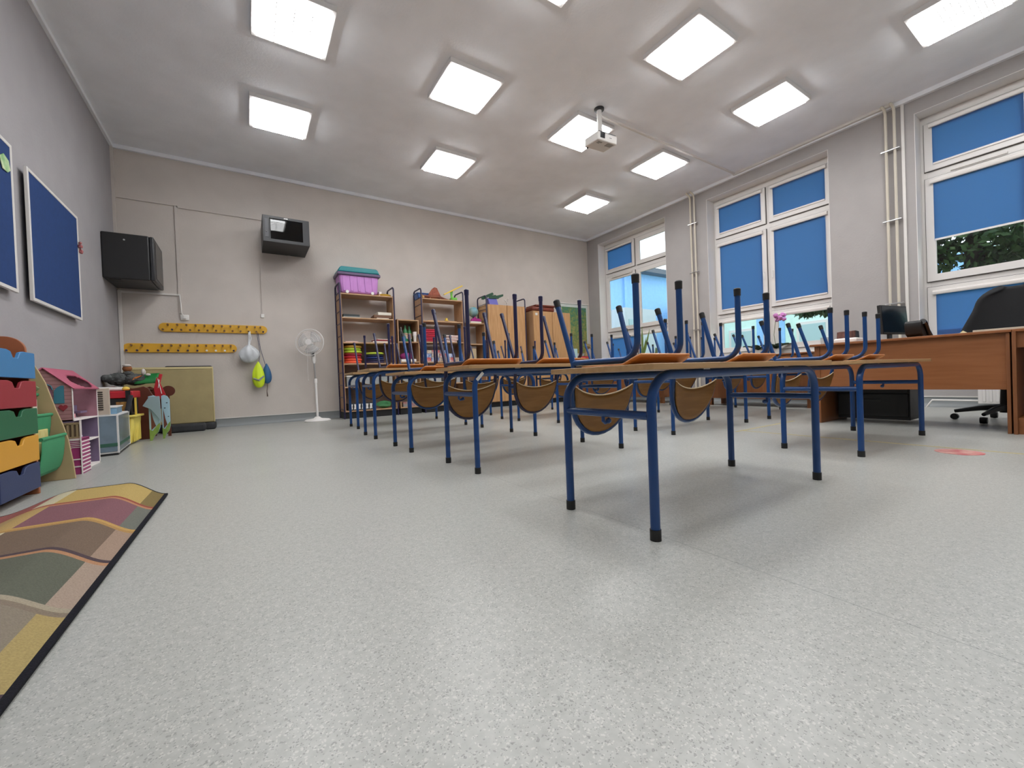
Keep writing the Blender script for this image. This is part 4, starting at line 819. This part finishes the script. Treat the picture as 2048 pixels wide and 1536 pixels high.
for k in range(9): lv.box(-1.12,-1.075,4.994,5.0005,.41+.019*k,.418+.019*k)
obj('louvre', lv, M('louvre_dark','2d2622',.6), t)
obj('upper_box', B().prism([(-1.06,5.03),(-1.0,5.06),(-1.06,5.55),(-1.2,5.6),(-1.2,5.03)],2,.367,.425), M('upper_blue','5d87a8',.35,col2='86a9c0',nscale=5), t, bevel=.002); obj('upper_rim', B().prism([(-1.065,5.02),(-.995,5.05),(-1.055,5.57),(-1.21,5.62),(-1.21,5.02)],2,.425,.435), wt, t)
# yellow crate + workbench
t=thing('yellow_crate','yellow ribbed plastic crate standing on the floor by the toys','crate',(-1.17,6.05,0))
ym_=M('crate_yellow','e3d063',.5)
def crate(uu,vv): pass
obj('tub', B().prism([(-1.33,.01),(-1.345,.30),(-1.03,.30),(-1.055,.01)],1,5.86,6.24), ym_, t, bevel=.02)
rb=B()
for k in range(5): rb.box(-1.05,-1.035,5.885+.075*k,5.915+.075*k,.03,.285)
for k in range(4): rb.box(-1.31+.07*k,-1.28+.07*k,5.845,5.865,.03,.285)
obj('rib', rb, ym_, t, bevel=.006); obj('rim', bx(-1.36,-1.01,5.84,6.27,.29,.315), ym_, t, bevel=.008)
t=thing('toy_workbench','black and red toy workbench with small picture cards on the yellow crate','toy',(-1.2,6.05,.315))
kb=blk; obj('frame', B().box(-1.34,-1.05,5.90,5.94,.315,.50).box(-1.34,-1.05,6.18,6.22,.315,.50).box(-1.34,-1.05,5.9,6.22,.316,.34), kb, t, bevel=.005); obj('panel', bx(-1.36,-1.03,5.88,6.24,.50,.575), redm, t, bevel=.01)
obj('strap', B().box(-1.26,-1.21,5.875,5.88,.49,.58).box(-1.09,-1.05,5.875,5.88,.49,.58), kb, t); obj('card', bx(-1.30,-1.22,5.893,5.899,.39,.47), M('card_teal','9fc0b4',.6,col2='b06a70',nscale=30), t); obj('card', bx(-1.17,-1.085,5.893,5.899,.36,.46), M('card_ochre','c99a4a',.6,col2='8a5a30',nscale=30), t)
obj('roller', B().tube([(-1.32,5.95,.60),(-1.12,5.95,.598)],.022,12), white, t); obj('roller_tip', B().ball((-1.10,5.95,.597),.03,(1.2,1,.8),2,.2), yel, t)
single('black_torch', B().tube([(-1.085,5.86,.33),(-1.045,5.86,.53)],.022,12), M('torch_black','2a2d33',.35), 'slanted dark grey tube standing at the edge of the yellow crate','toy',(-1.085,5.86,.33))
single('yellow_ruler', bx(-1.035,-1.02,5.95,5.97,.316,.50), yel, 'upright yellow stick behind the dark tube on the crate','toy',(-1.03,5.96,.316))
# plush
plm=M('grey_plush','4e5150',.95,noise=.4,nscale=25,bump=.8,bscale=150)
t=thing('wooden_shelf','dark brown wavy-edged wooden toy bench in the left corner','bench',(-1.15,6.6,0))
dw=M('dark_wood','5a2c1d',.4,noise=.1)
wav=[(-1.39,0),(-.985,0),(-.985,.30),(-.93,.34),(-.915,.40),(-.94,.50),(-.96,.54),(-.985,.60),(-1.03,.625),(-1.09,.61),(-1.16,.60),(-1.22,.615),(-1.28,.635),(-1.33,.63),(-1.39,.62)]
obj('side', B().prism(wav,1,6.42,6.44), dw, t, bevel=.004); obj('side', B().prism(wav,1,6.80,6.82), dw, t, bevel=.004); obj('seat', bx(-1.38,-1.0,6.44,6.80,.585,.60), dw, t); obj('lower_board', bx(-1.38,-1.0,6.44,6.8,.2,.215), dw, t)
t=thing('plush_dog','fluffy grey plush animal lying on top of the brown toy bench','toy',(-1.26,6.6,.635))
obj('body', B().ball((-1.28,6.6,.72),.10,(1.1,1,.75),4,.12).ball((-1.12,6.58,.71),.10,(1.15,.9,.7),4,.12).ball((-1.36,6.55,.73),.06,(1,1,.8),3,.15).ball((-1.19,6.6,.78),.05,(1,1,.7),3,.15), plm, t)
single('orange_plush', B().ball((-1.20,6.62,.845),.045,(1,1,.9),3,.08), M('plush_orange','8f5a34',.9),'small orange-brown plush head on the grey plush animal','toy',(-1.2,6.62,.81))
SC.objects['orange_plush']; obj('white_tuft', B().ball((-1.20,6.60,.88),.035,(1.2,1,.5),2,.1), M('plush_white','cfc9c2',.9), SC.objects['orange_plush'])
single('white_plush', B().ball((-1.045,6.55,.80),.028,(.8,1,1.4),2,.1).ball((-1.0,6.52,.765),.02,(1.3,1,.8),2,.1), MATS['plush_white'],'small white plush piece right of the grey plush animal','toy',(-1.03,6.54,.76))
t=thing('toy_roof','green and red roof of a toy house leaning on the brown toy bench','toy',(-1.02,6.5,.62))
obj('green_slope', B().grid(lambda uu,vv:(-1.12+.20*uu+.02*vv,6.48+.10*vv,.655+.115*vv+.01*uu),8,1), M('roof_green','1f7a3c',.45), t, solid=.012); obj('red_edge', B().prism([(-.935,.585),(-.90,.60),(-.86,.765),(-.89,.77),(-.92,.66)],1,6.47,6.50), redm, t, bevel=.004)
obj('red_panel', B().prism([(-.93,.48),(-.855,.47),(-.835,.52),(-.875,.64),(-.91,.73),(-.94,.60)],1,6.44,6.46), redm, t); obj('orange_corner', B().prism([(-1.14,.70),(-1.06,.745),(-1.05,.76),(-1.12,.735)],1,6.49,6.52), M('roof_orange','c8742e',.5), t)
obj('white_lattice', B().tube([(-.90,6.435,.71),(-.87,6.435,.53)],.004,6).tube([(-.885,6.435,.70),(-.90,6.435,.60)],.003,6), white, t)
single('brown_disc', B().lathe([(0,-.01),(.065,-.01),(.065,.01),(0,.01)],(-.83,6.62,.56),24,'y'), dw, 'dark red-brown wooden disc beside the red toy roof','toy',(-.83,6.62,.5))
SC.objects['brown_disc']; obj('disc_stem', bx(-.85,-.82,6.61,6.63,0,.52), dw, SC.objects['brown_disc'])
# painted rocking toy: two boards
sky_=M('board_skyblue','a3c3cf',.5,noise=.04); grs=M('board_grass','86a04a',.5,col2='6f8f3a',nscale=14); brt=M('board_trunk','6a3a28',.5)
t=thing('painted_toy_board','two pale blue painted boards with grass and brown trunks, joined as a rocking toy','toy',(-.88,6.3,0))
def brd(x0,x1,y,lbl):
    w_=x1-x0; p=[(x0,.0),(x0+w_*.25,.0),(x0+w_*.5,.06),(x0+w_*.8,.09),(x1,.15),(x1,.46),(x1-.02,.50),(x1-.05,.515),(x0,.505)]
    o=obj('board', B().prism(p,1,y,y+.018), sky_, t, bevel=.003)
    obj('grass', B().prism([(x0+.001,.001),(x0+w_*.25,.001),(x0+w_*.5,.061),(x0+w_*.8,.091),(x1-.001,.151),(x1-.001,.20),(x0+w_*.7,.17),(x0+w_*.3,.11),(x0+.001,.13)],1,y-.003,y), grs, o)
    obj('trunk', B().prism([(x0+w_*.18,.12),(x0+w_*.62,.165),(x0+w_*.40,.24),(x0+w_*.2,.35)],1,y-.0025,y), brt, o)
brd(-.955,-.86,6.16,''); brd(-.86,-.785,6.30,''); obj('wing', B().prism([(-1.0,.40),(-.94,.50),(-.85,.505),(-.84,.20),(-.88,.28),(-.93,.36)],1,6.12,6.135), M('board_greyblue','8fa4a8',.5), t, bevel=.002)
obj('birds', B().ball((-.81,6.298,.42),.009,(1,.2,.6)).ball((-.83,6.298,.36),.009,(1,.2,.6)).ball((-.80,6.298,.26),.007,(1,.2,.6)), blk, t)
# mattress and mats
foam=M('foam_tan','a3946a',.85,noise=.05,nscale=6,bump=.3,bscale=30)
_m=Matrix.Translation((0,7.25,.10))@Matrix.Rotation(math.radians(-4),4,'X')
t=thing('foam_mattress','tan foam mattress standing on its long edge against the back wall','mattress',(-.9,7.25,.1))
obj('foam', bx(-1.36,-.415,-.05,.03,0,.755,_m), foam, t, bevel=.012); obj('pale_edge', B().box(-1.365,-.41,-.052,.032,.755,.785,_m).box(-.418,-.408,-.052,.032,0,.78,_m), M('foam_pale','cfc08f',.8), t, bevel=.004)
single('foam_block', B().prism([(7.17,.0),(7.17,.085),(7.20,.10),(7.40,.10),(7.43,.07),(7.43,0)],0,-.52,-.40), dkgrey,'dark grey foam end under the right corner of the tan mattress','cushion',(-.46,7.3,0),bevel=.02)
single('floor_cushion', bx(-.97,-.50,6.98,7.16,0,.11), dkgrey,'dark grey floor cushion lying in front of the tan mattress','cushion',(-.74,7.07,0),bevel=.03,seg=3)
single('foam_block', bx(-.95,-.42,7.33,7.44,.02,.905), M('black_mat','2b2a2c',.8),'dark mat behind the tan mattress, only its top edge showing','mat',(-.7,7.4,.02),bevel=.02)
single('foam_block', bx(-1.34,-.53,7.17,7.30,0.0,.098), dkgrey,'dark grey foam block the tan mattress stands on','cushion',(-.9,7.25,0),bevel=.02)
# ------------------------------------------------------------------ rug
RB=[(2.80,'c2a558','857240'),(2.442,'8a5b63','74766c'),(2.08,'7b6654','a68b76'),(1.74,'656859','ab9582'),(1.40,'8e8270','b09a5c'),(1.06,'8a7040','9a8a5c'),(.72,'7b6654','a68b76'),(.38,'656859','ab9582'),(.04,'8a5b63','74766c'),(-.3,'c2a558','857240'),(-.6,'7b6654','a68b76')]
LC=['a8605a','b89a62','74665a','6e6a5a','b09a5c','8a7040','7b6654','656859','8a5b63','c2a558','7b6654']
CV=[('9c4a38','c08258'),('c89d4c','b58a48'),('54444a','b8845a'),('a89c84','8a7a68'),('54444a','b8845a'),('c89d4c','b58a48'),('9c4a38','c08258'),('54444a','b8845a'),('a89c84','8a7a68'),('54444a','b8845a')]
def ss(t): t=max(0,min(1,t)); return t*t*(3-2*t)
def bump_z(x,y):
    return .012+.078*ss((-x-.375)/.15)*(1-ss((-x-.70)/.26))
def dim(c):
    a=lin(c); g=(a[0]+a[1]+a[2])/3
    return tuple((x*.85+g*.15)*.72 for x in a[:3])+(1,)
def rug_col(x,y):
    wv=0
    if x>-.385 or y>2.775: return '1b1b24'
    for i in range(len(RB)-1):
        yt=RB[i][0]+(wv if i else 0); yl=RB[i+1][0]+wv
        if yl<y<=yt or (i==0 and y>yl):
            d=y-yl
            if d<.022: return CV[i][1]
            if d<.05: return CV[i][0]
            if x>-.435: return RB[i][2]
            if x<-.70: return LC[i] if x<-.765 else ('cfc6a2' if i%2==0 else 'c2a05c')
            return RB[i][1]
    return '7b6654'
nx,ny=150,420; X0,X1,Yl,Yh=-1.40,-.372,-.45,2.79
b=B(); G=[[b.bm.verts.new((X0+(X1-X0)*i/nx, Yl+(Yh-Yl)*j/ny, bump_z(X0+(X1-X0)*i/nx, Yl+(Yh-Yl)*j/ny))) for j in range(ny+1)] for i in range(nx+1)]
cl=b.bm.loops.layers.float_color.new('weave')
for i in range(nx):
    for j in range(ny):
        fc=b.bm.faces.new((G[i][j],G[i+1][j],G[i+1][j+1],G[i][j+1])); c_=dim(rug_col(X0+(X1-X0)*(i+.5)/nx, Yl+(Yh-Yl)*(j+.5)/ny))
        for l in fc.loops: l[cl]=c_
rm=bpy.data.materials.new('rug_weave'); rm.use_nodes=True; nt=rm.node_tree; b_=nt.nodes['Principled BSDF']; b_.inputs['Roughness'].default_value=.9; b_.inputs['Specular IOR Level'].default_value=.15
at=nt.nodes.new('ShaderNodeVertexColor'); at.layer_name='weave'; n=nt.nodes.new('ShaderNodeTexNoise'); n.inputs['Scale'].default_value=250
tc=nt.nodes.new('ShaderNodeTexCoord'); nt.links.new(tc.outputs['Object'],n.inputs['Vector']); mr=nt.nodes.new('ShaderNodeMapRange'); mr.inputs['To Min'].default_value=.7; mr.inputs['To Max'].default_value=1.3; nt.links.new(n.outputs[0],mr.inputs[0])
vm=nt.nodes.new('ShaderNodeVectorMath'); vm.operation='SCALE'; nt.links.new(at.outputs[0],vm.inputs[0]); nt.links.new(mr.outputs[0],vm.inputs['Scale']); nt.links.new(vm.outputs[0],b_.inputs['Base Color'])
bp=nt.nodes.new('ShaderNodeBump'); bp.inputs['Strength'].default_value=.4; bp.inputs['Distance'].default_value=.003; nt.links.new(n.outputs[0],bp.inputs['Height']); nt.links.new(bp.outputs[0],b_.inputs['Normal'])
single('rug', b, rm, 'flat-woven rug with curved bands of yellow, mauve, brown and grey-green and a dark border','rug',(-.9,1.2,0),solid=.010)
# ------------------------------------------------------------------ teacher desk side
t=thing('teacher_desk','long orange-brown teacher desk with a deep front panel','desk',(5.0,1.2,0))
obj('desktop', bx(4.665,5.42,.545,1.82,.745,.765), deskm, t, bevel=.003); obj('front_panel', bx(4.70,4.718,.57,1.79,.325,.745), deskm, t, bevel=.001)
obj('side_panel', bx(4.69,5.32,1.745,1.765,0,.745), deskmz, t, bevel=.002); obj('side_panel', bx(4.68,5.36,.555,.575,0,.745), deskmz, t, bevel=.002)

t=thing('teacher_desk','open-fronted desk joined to the teacher desk at the right edge of the photo','desk',(5.0,0,0))
obj('desktop', bx(4.665,5.42,-.62,.543,.745,.765), deskm, t, bevel=.003); obj('side_panel', bx(4.665,5.36,.525,.545,0,.745), deskmz, t, bevel=.002); obj('side_panel', bx(4.68,5.36,-.60,-.58,0,.745), deskmz, t)
obj('apron', bx(4.70,4.718,-.58,.525,.63,.745), deskm, t); obj('lower_shelf', bx(4.70,5.3,-.58,.525,.10,.12), deskm, t); obj('plinth', bx(4.70,4.718,-.58,.525,0,.10), deskm, t); obj('inner_back', bx(5.1,5.115,-.58,.525,.12,.72), M('inner_grey','7a7477',.6), t)
t=thing('drawer_pedestal','black drawer pedestal in the shadow under the far end of the teacher desk','drawers',(5.2,1.45,0))  # black box with drawer fronts, added for the deep shade under the desk
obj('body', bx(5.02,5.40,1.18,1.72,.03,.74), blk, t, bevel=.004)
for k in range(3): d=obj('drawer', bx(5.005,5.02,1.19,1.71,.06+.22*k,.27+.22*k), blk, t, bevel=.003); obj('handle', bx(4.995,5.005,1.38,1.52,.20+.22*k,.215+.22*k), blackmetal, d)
t=thing('monitor','black flat computer monitor on the teacher desk','monitor',(5.22,1.33,.765))
_m=Matrix.Translation((5.225,1.33,.97))@Matrix.Rotation(math.atan2(-.083,.39),4,'Z')@Matrix.Rotation(math.radians(-4),4,'X')
obj('screen_case', bx(-.205,.205,-.012,.018,-.14,.135,_m), blk, t, bevel=.004); obj('screen', bx(-.195,.195,-.0135,-.012,-.122,.125,_m), M('screen_dark','0c1a26',.12), t); obj('foot', bx(5.10,5.32,1.29,1.43,.765,.777), blk, t, bevel=.004); obj('stand', bx(5.18,5.26,1.35,1.37,.77,.90), blk, t)
t=thing('desk_phone','black desk phone leaning on its stand beside the monitor','phone',(5.08,1.12,.765))
obj('base_unit', B().prism([(4.905,.865),(4.91,.905),(4.94,.918),(4.98,.905),(5.14,.785),(5.14,.767),(4.99,.767),(4.93,.80)],1,1.07,1.18), blk, t, bevel=.008)
obj('handset', B().tube([(4.93,1.065,.905),(4.97,1.06,.895),(5.05,1.06,.83),(5.12,1.065,.785)],.02,12,rads=[.024,.018,.016,.024]), M('handset','101014',.2), t)
single('white_tray', bx(4.84,5.05,1.50,1.68,.766,.812), white,'white plastic box near the left end of the teacher desk','box',(4.95,1.58,.766),bevel=.012)
t=thing('basket','small dark basket with brown sides on the white box','basket',(4.96,1.6,.813)); obj('brown_side', B().prism([(4.86,.813),(4.87,.875),(4.95,.885),(4.95,.813)],1,1.54,1.66), M('basket_brown','5e3a30',.7,noise=.3,nscale=30), t); obj('dark_side', B().prism([(4.95,.813),(4.95,.885),(5.04,.88),(5.05,.813)],1,1.54,1.66), blk, t)
t=thing('pen_cup','clear pen cup with a dark pen at the far end of the teacher desk','cup',(4.86,1.76,.766)); obj('cup', B().lathe([(0,0),(.03,0),(.035,.07),(.032,.07),(.027,.004),(0,.004)],(4.86,1.76,.766),16), clearp, t); obj('pen', B().tube([(4.86,1.76,.77),(4.84,1.76,.88)],.007,8), blk, t)
single('document_folder', bx(4.80,5.1,.35,.755,.766,.785), M('grey_card','b8b09f',.6),'thin pale folder lying on the teacher desk in front of the office chair','folder',(4.95,.55,.766),bevel=.003)
single('paper_note', B().prism([(.80,.766),(.875,.766),(.84,.80)],0,5.0,5.004), M('note_yellow','e9e6b8',.6),'small pale yellow folded note on the teacher desk','paper',(5.0,.84,.766))
t=thing('office_chair','black office chair with a rounded backrest behind the teacher desk','chair',(5.62,.72,0))
chm=M('chair_fabric','05070b',.8,bump=.2,bscale=300)
def bk(uu,vv):
    a=-1+2*uu; z=.62+.60*vv; w_=.34-.25*max(0,vv-.35) if vv<.72 else (.34-.25*.37)*math.sqrt(max(.0,1-((vv-.72)/.29)**2.2)); 
    if vv<.25: w_=.34-.07*(.25-vv)/.25
    return (5.86+.05*a*a*-1+.06*vv, .66+a*w_, z)
obj('backrest', B().grid(bk,14,16), chm, t, solid=.07, sub=1)
obj('seat', bx(5.42,5.86,.47,.93,.43,.50), chm, t, bevel=.03, seg=3); obj('back_bar', B().tube([(5.66,.68,.44),(5.92,.68,.46),(5.93,.67,.75)],.018,8), blk, t)
obj('gas_column', B().tube([(5.62,.70,.08),(5.62,.70,.44)],.028,14,rads=[.035,.022]), blk, t)
for k in range(5):
    a=.35+2*PI*k/5; e=(5.62+.31*math.cos(a),.70+.31*math.sin(a)); o=obj('leg', B().tube([(5.62,.70,.13),(5.62+.15*math.cos(a),.70+.15*math.sin(a),.115),(e[0],e[1],.08)],.02,8,rads=[.03,.024,.015]), blk, t)
    obj('caster', B().lathe([(0,-.022),(.027,-.022),(.03,0),(.027,.022),(0,.022)],(e[0],e[1],.03),14,'x' if abs(math.cos(a))<.7 else 'y'), blk, o)
for sy in (.44,.96): obj('armrest', B().tube([(5.6,sy,.45),(5.58,sy,.63),(5.5,sy,.65),(5.75,sy,.655)],.016,8), blk, t)
radm=M('radiator_white','d8d5d2',.4)
t=thing('radiator','white panel radiator under the near window, seen below the desk','radiator',(7.02,.4,.03))
rb=bx(6.98,7.02,-.25,1.07,.06,.58)
for k in range(26): rb.box(6.972,6.982,-.24+.05*k,-.215+.05*k,.08,.56)
obj('panel', rb, radm, t, bevel=.003); obj('pipe', B().tube([(7.02,1.07,.09),(7.02,1.45,.09),(7.02,1.5,.0)],.011,10), radm, t); obj('bracket', bx(7.02,XR,.1,.14,.1,.5).box(7.02,XR,.8,.84,.1,.5), radm, t)
# low cabinets by the windows
def low(name,label,x0,x1,y0,y1,zt,zb):
    t=thing(name,label,'cabinet',((x0+x1)/2,(y0+y1)/2,0)); obj('worktop', bx(x0-.02,x1,y0-.01,y1+.01,zt-.02,zt), deskm, t, bevel=.003); obj('carcass', bx(x0+.018,x1,y0,y1,zb,zt-.02), deskmz, t)
    n=max(2,round((y1-y0)/.5)); dy=(y1-y0)/n
    for k in range(n):
        d=obj('door', bx(x0,x0+.018,y0+dy*k+.003,y0+dy*(k+1)-.003,zb,zt-.03), deskmz, t, bevel=.002)
    for yy in (y0+.02,y1-.08): obj('leg', bx(x0+.02,x0+.08,yy,yy+.06,0,zb), deskmz, t); obj('leg', bx(x1-.08,x1-.02,yy,yy+.06,0,zb), deskmz, t)
    return t
low('low_cabinet','long low brown cabinet on short legs below the middle window',6.28,6.75,2.42,3.93,.755,.115)
low('low_cabinet','long low brown cabinet on short legs below the far window',6.28,6.75,4.76,6.22,.735,.11)
# pipes
def pipes(ya,yb_,label,dx,zlo=.75):
    t=thing('heating_pipes',label,'pipes',(7.08,(ya+yb_)/2,0))
    for y in (ya,yb_): obj('pipe', B().tube([(XR-.05,y,.05),(XR-.05,y,ZC-.10),(XR-.08,y,ZC-.05),(XR-dx,y+.02,ZC-.01)],.016,12), pipem, t)
    for z in (1.33,2.4,3.3): obj('clamp', B().box(XR-.072,XR-.028,min(ya,yb_)-.05,max(ya,yb_)+.05,z-.006,z+.006), steel, t)
pipes(1.83,1.745,'pair of pale heating pipes between the near and middle windows',.12); pipes(4.63,4.55,'pair of pale heating pipes between the middle and far windows',.14)
# plants on the sills
lf=M('leaf_dark','1d3d22',.35); pot=M('pot_white','e8e5e0',.35); pk=M('orchid_pink','cf86c8',.5,noise=.1)
def leaf(b,p,d,L,wd,droop):
    p=Vector(p); d=Vector(d).normalized(); s=d.cross(Vector((0,0,1))).normalized()
    def fn(uu,vv):
        w_=wd*math.sin(PI*min(1,uu*.94+.05))**.7; return p+d*L*uu+Vector((0,0,-droop*uu*uu))+s*w_*(vv-.5)+Vector((0,0,.012*abs(vv-.5)*2))
    b.grid(fn,8,2)
def orchid(x,y,z,label,fl):
    t=thing('orchid',label,'plant',(x,y,z)); obj('pot', B().lathe([(0,0),(.05,0),(.068,.12),(.06,.12),(.045,.02),(0,.02)],(x,y,z),24), pot, t); b=B(); rn=random.Random(fl)
    for k in range(7): a=k*2.4+fl; leaf(b,(x,y,z+.12),(math.cos(a),math.sin(a),.65),.27,.11,.08)
    obj('leaves', b, lf, t, solid=.003)
    if fl: 
        obj('stem', B().tube([(x,y,z+.1),(x-.02,y+.02,z+.35),(x-.05,y-.02,z+.55),(x-.08,y-.10,z+.66)],.004,6), M('stem_green','56663a',.6), t); b=B()
        for k in range(9): b.ball((x-.08+rn.uniform(-.05,.05),y-.12+rn.uniform(-.09,.09),z+.62+rn.uniform(-.05,.06)),.035,(.6,1,.8),2,.35)
        obj('flowers', b, pk, t)
orchid(7.20,3.55,.745,'orchid in a white pot, left of the two, on the middle window sill',0); orchid(7.20,3.27,.745,'orchid with pink flowers in a white pot on the middle window sill',2)
t=thing('succulent','knobbly grey-green succulent in a small pale pot on the far window sill','plant',(7.18,5.62,.745)); obj('pot', B().lathe([(0,0),(.035,0),(.045,.16),(.0,.16)],(7.18,5.62,.745),16), M('pot_cream','d7cfae',.5), t)
b=B(); rn=random.Random(4)
for k in range(7): x_,y_=7.18+rn.uniform(-.04,.04),5.62+rn.uniform(-.08,.08); b.tube([(7.18,5.62,.88),(x_,y_,.98),(x_,y_,1.03+rn.uniform(0,.12))],.014,8,rads=[.015,.02,.012])
obj('stems', b, M('succulent_green','5a6b4c',.6), t)
t=thing('snake_plant','plant with long narrow green leaves on the far window sill','plant',(7.16,5.9,.745)); obj('pot', B().lathe([(0,0),(.05,0),(.065,.14),(0,.14)],(7.16,5.9,.745),16), pot, t); b=B()
for k,(dx,dy,L) in enumerate(((0,.0,.7),(-.02,-.22,.62),(.03,.15,.5),(0,-.1,.45))): 
    b.grid(lambda uu,vv,dx=dx,dy=dy,L=L:(7.16+dx*uu+.0*vv,5.9+dy*uu+.05*math.sin(PI*min(.98,uu*.9+.1))*(vv-.5),.87+L*uu),8,2)
obj('leaves', b, M('leaf_light','6f8a4c',.4), t, solid=.004)
# floor marks
ty=M('yellow_tape','b9ad7c',.5)
single('floor_tape', bx(3.71,3.735,-.9,2.0,0,.0012), ty, 'long pale yellow tape line on the floor running towards the camera side','tape',(3.72,.5,0))
single('floor_tape', bx(3.62,4.72,1.985,2.01,0,.0012), ty, 'short pale yellow tape line on the floor crossing behind the front tables','tape',(4.1,2,0))
t=single('floor_sticker', B().lathe([(0,0),(.105,0),(.105,.0015),(0,.0015)],(3.58,.63,0),32), M('sticker_red','b23a48',.4,col2='d9b0a4',nscale=14), 'round red and white sticker on the floor near the yellow tape','sticker',(3.58,.63,0))

# final placement of the things on the globe shelf and on the framed wardrobe
for o in list(C.objects):
    if o.parent is None and o.name.split('.')[0] in ('globe','white_paper','gift_bag','glass_ornament') or (o.parent is None and o.get('label','').startswith('bright magenta')):
        o.location.x += .12 if o.name.startswith('g') or o.name.startswith('white') or o.name.startswith('mag') else 0
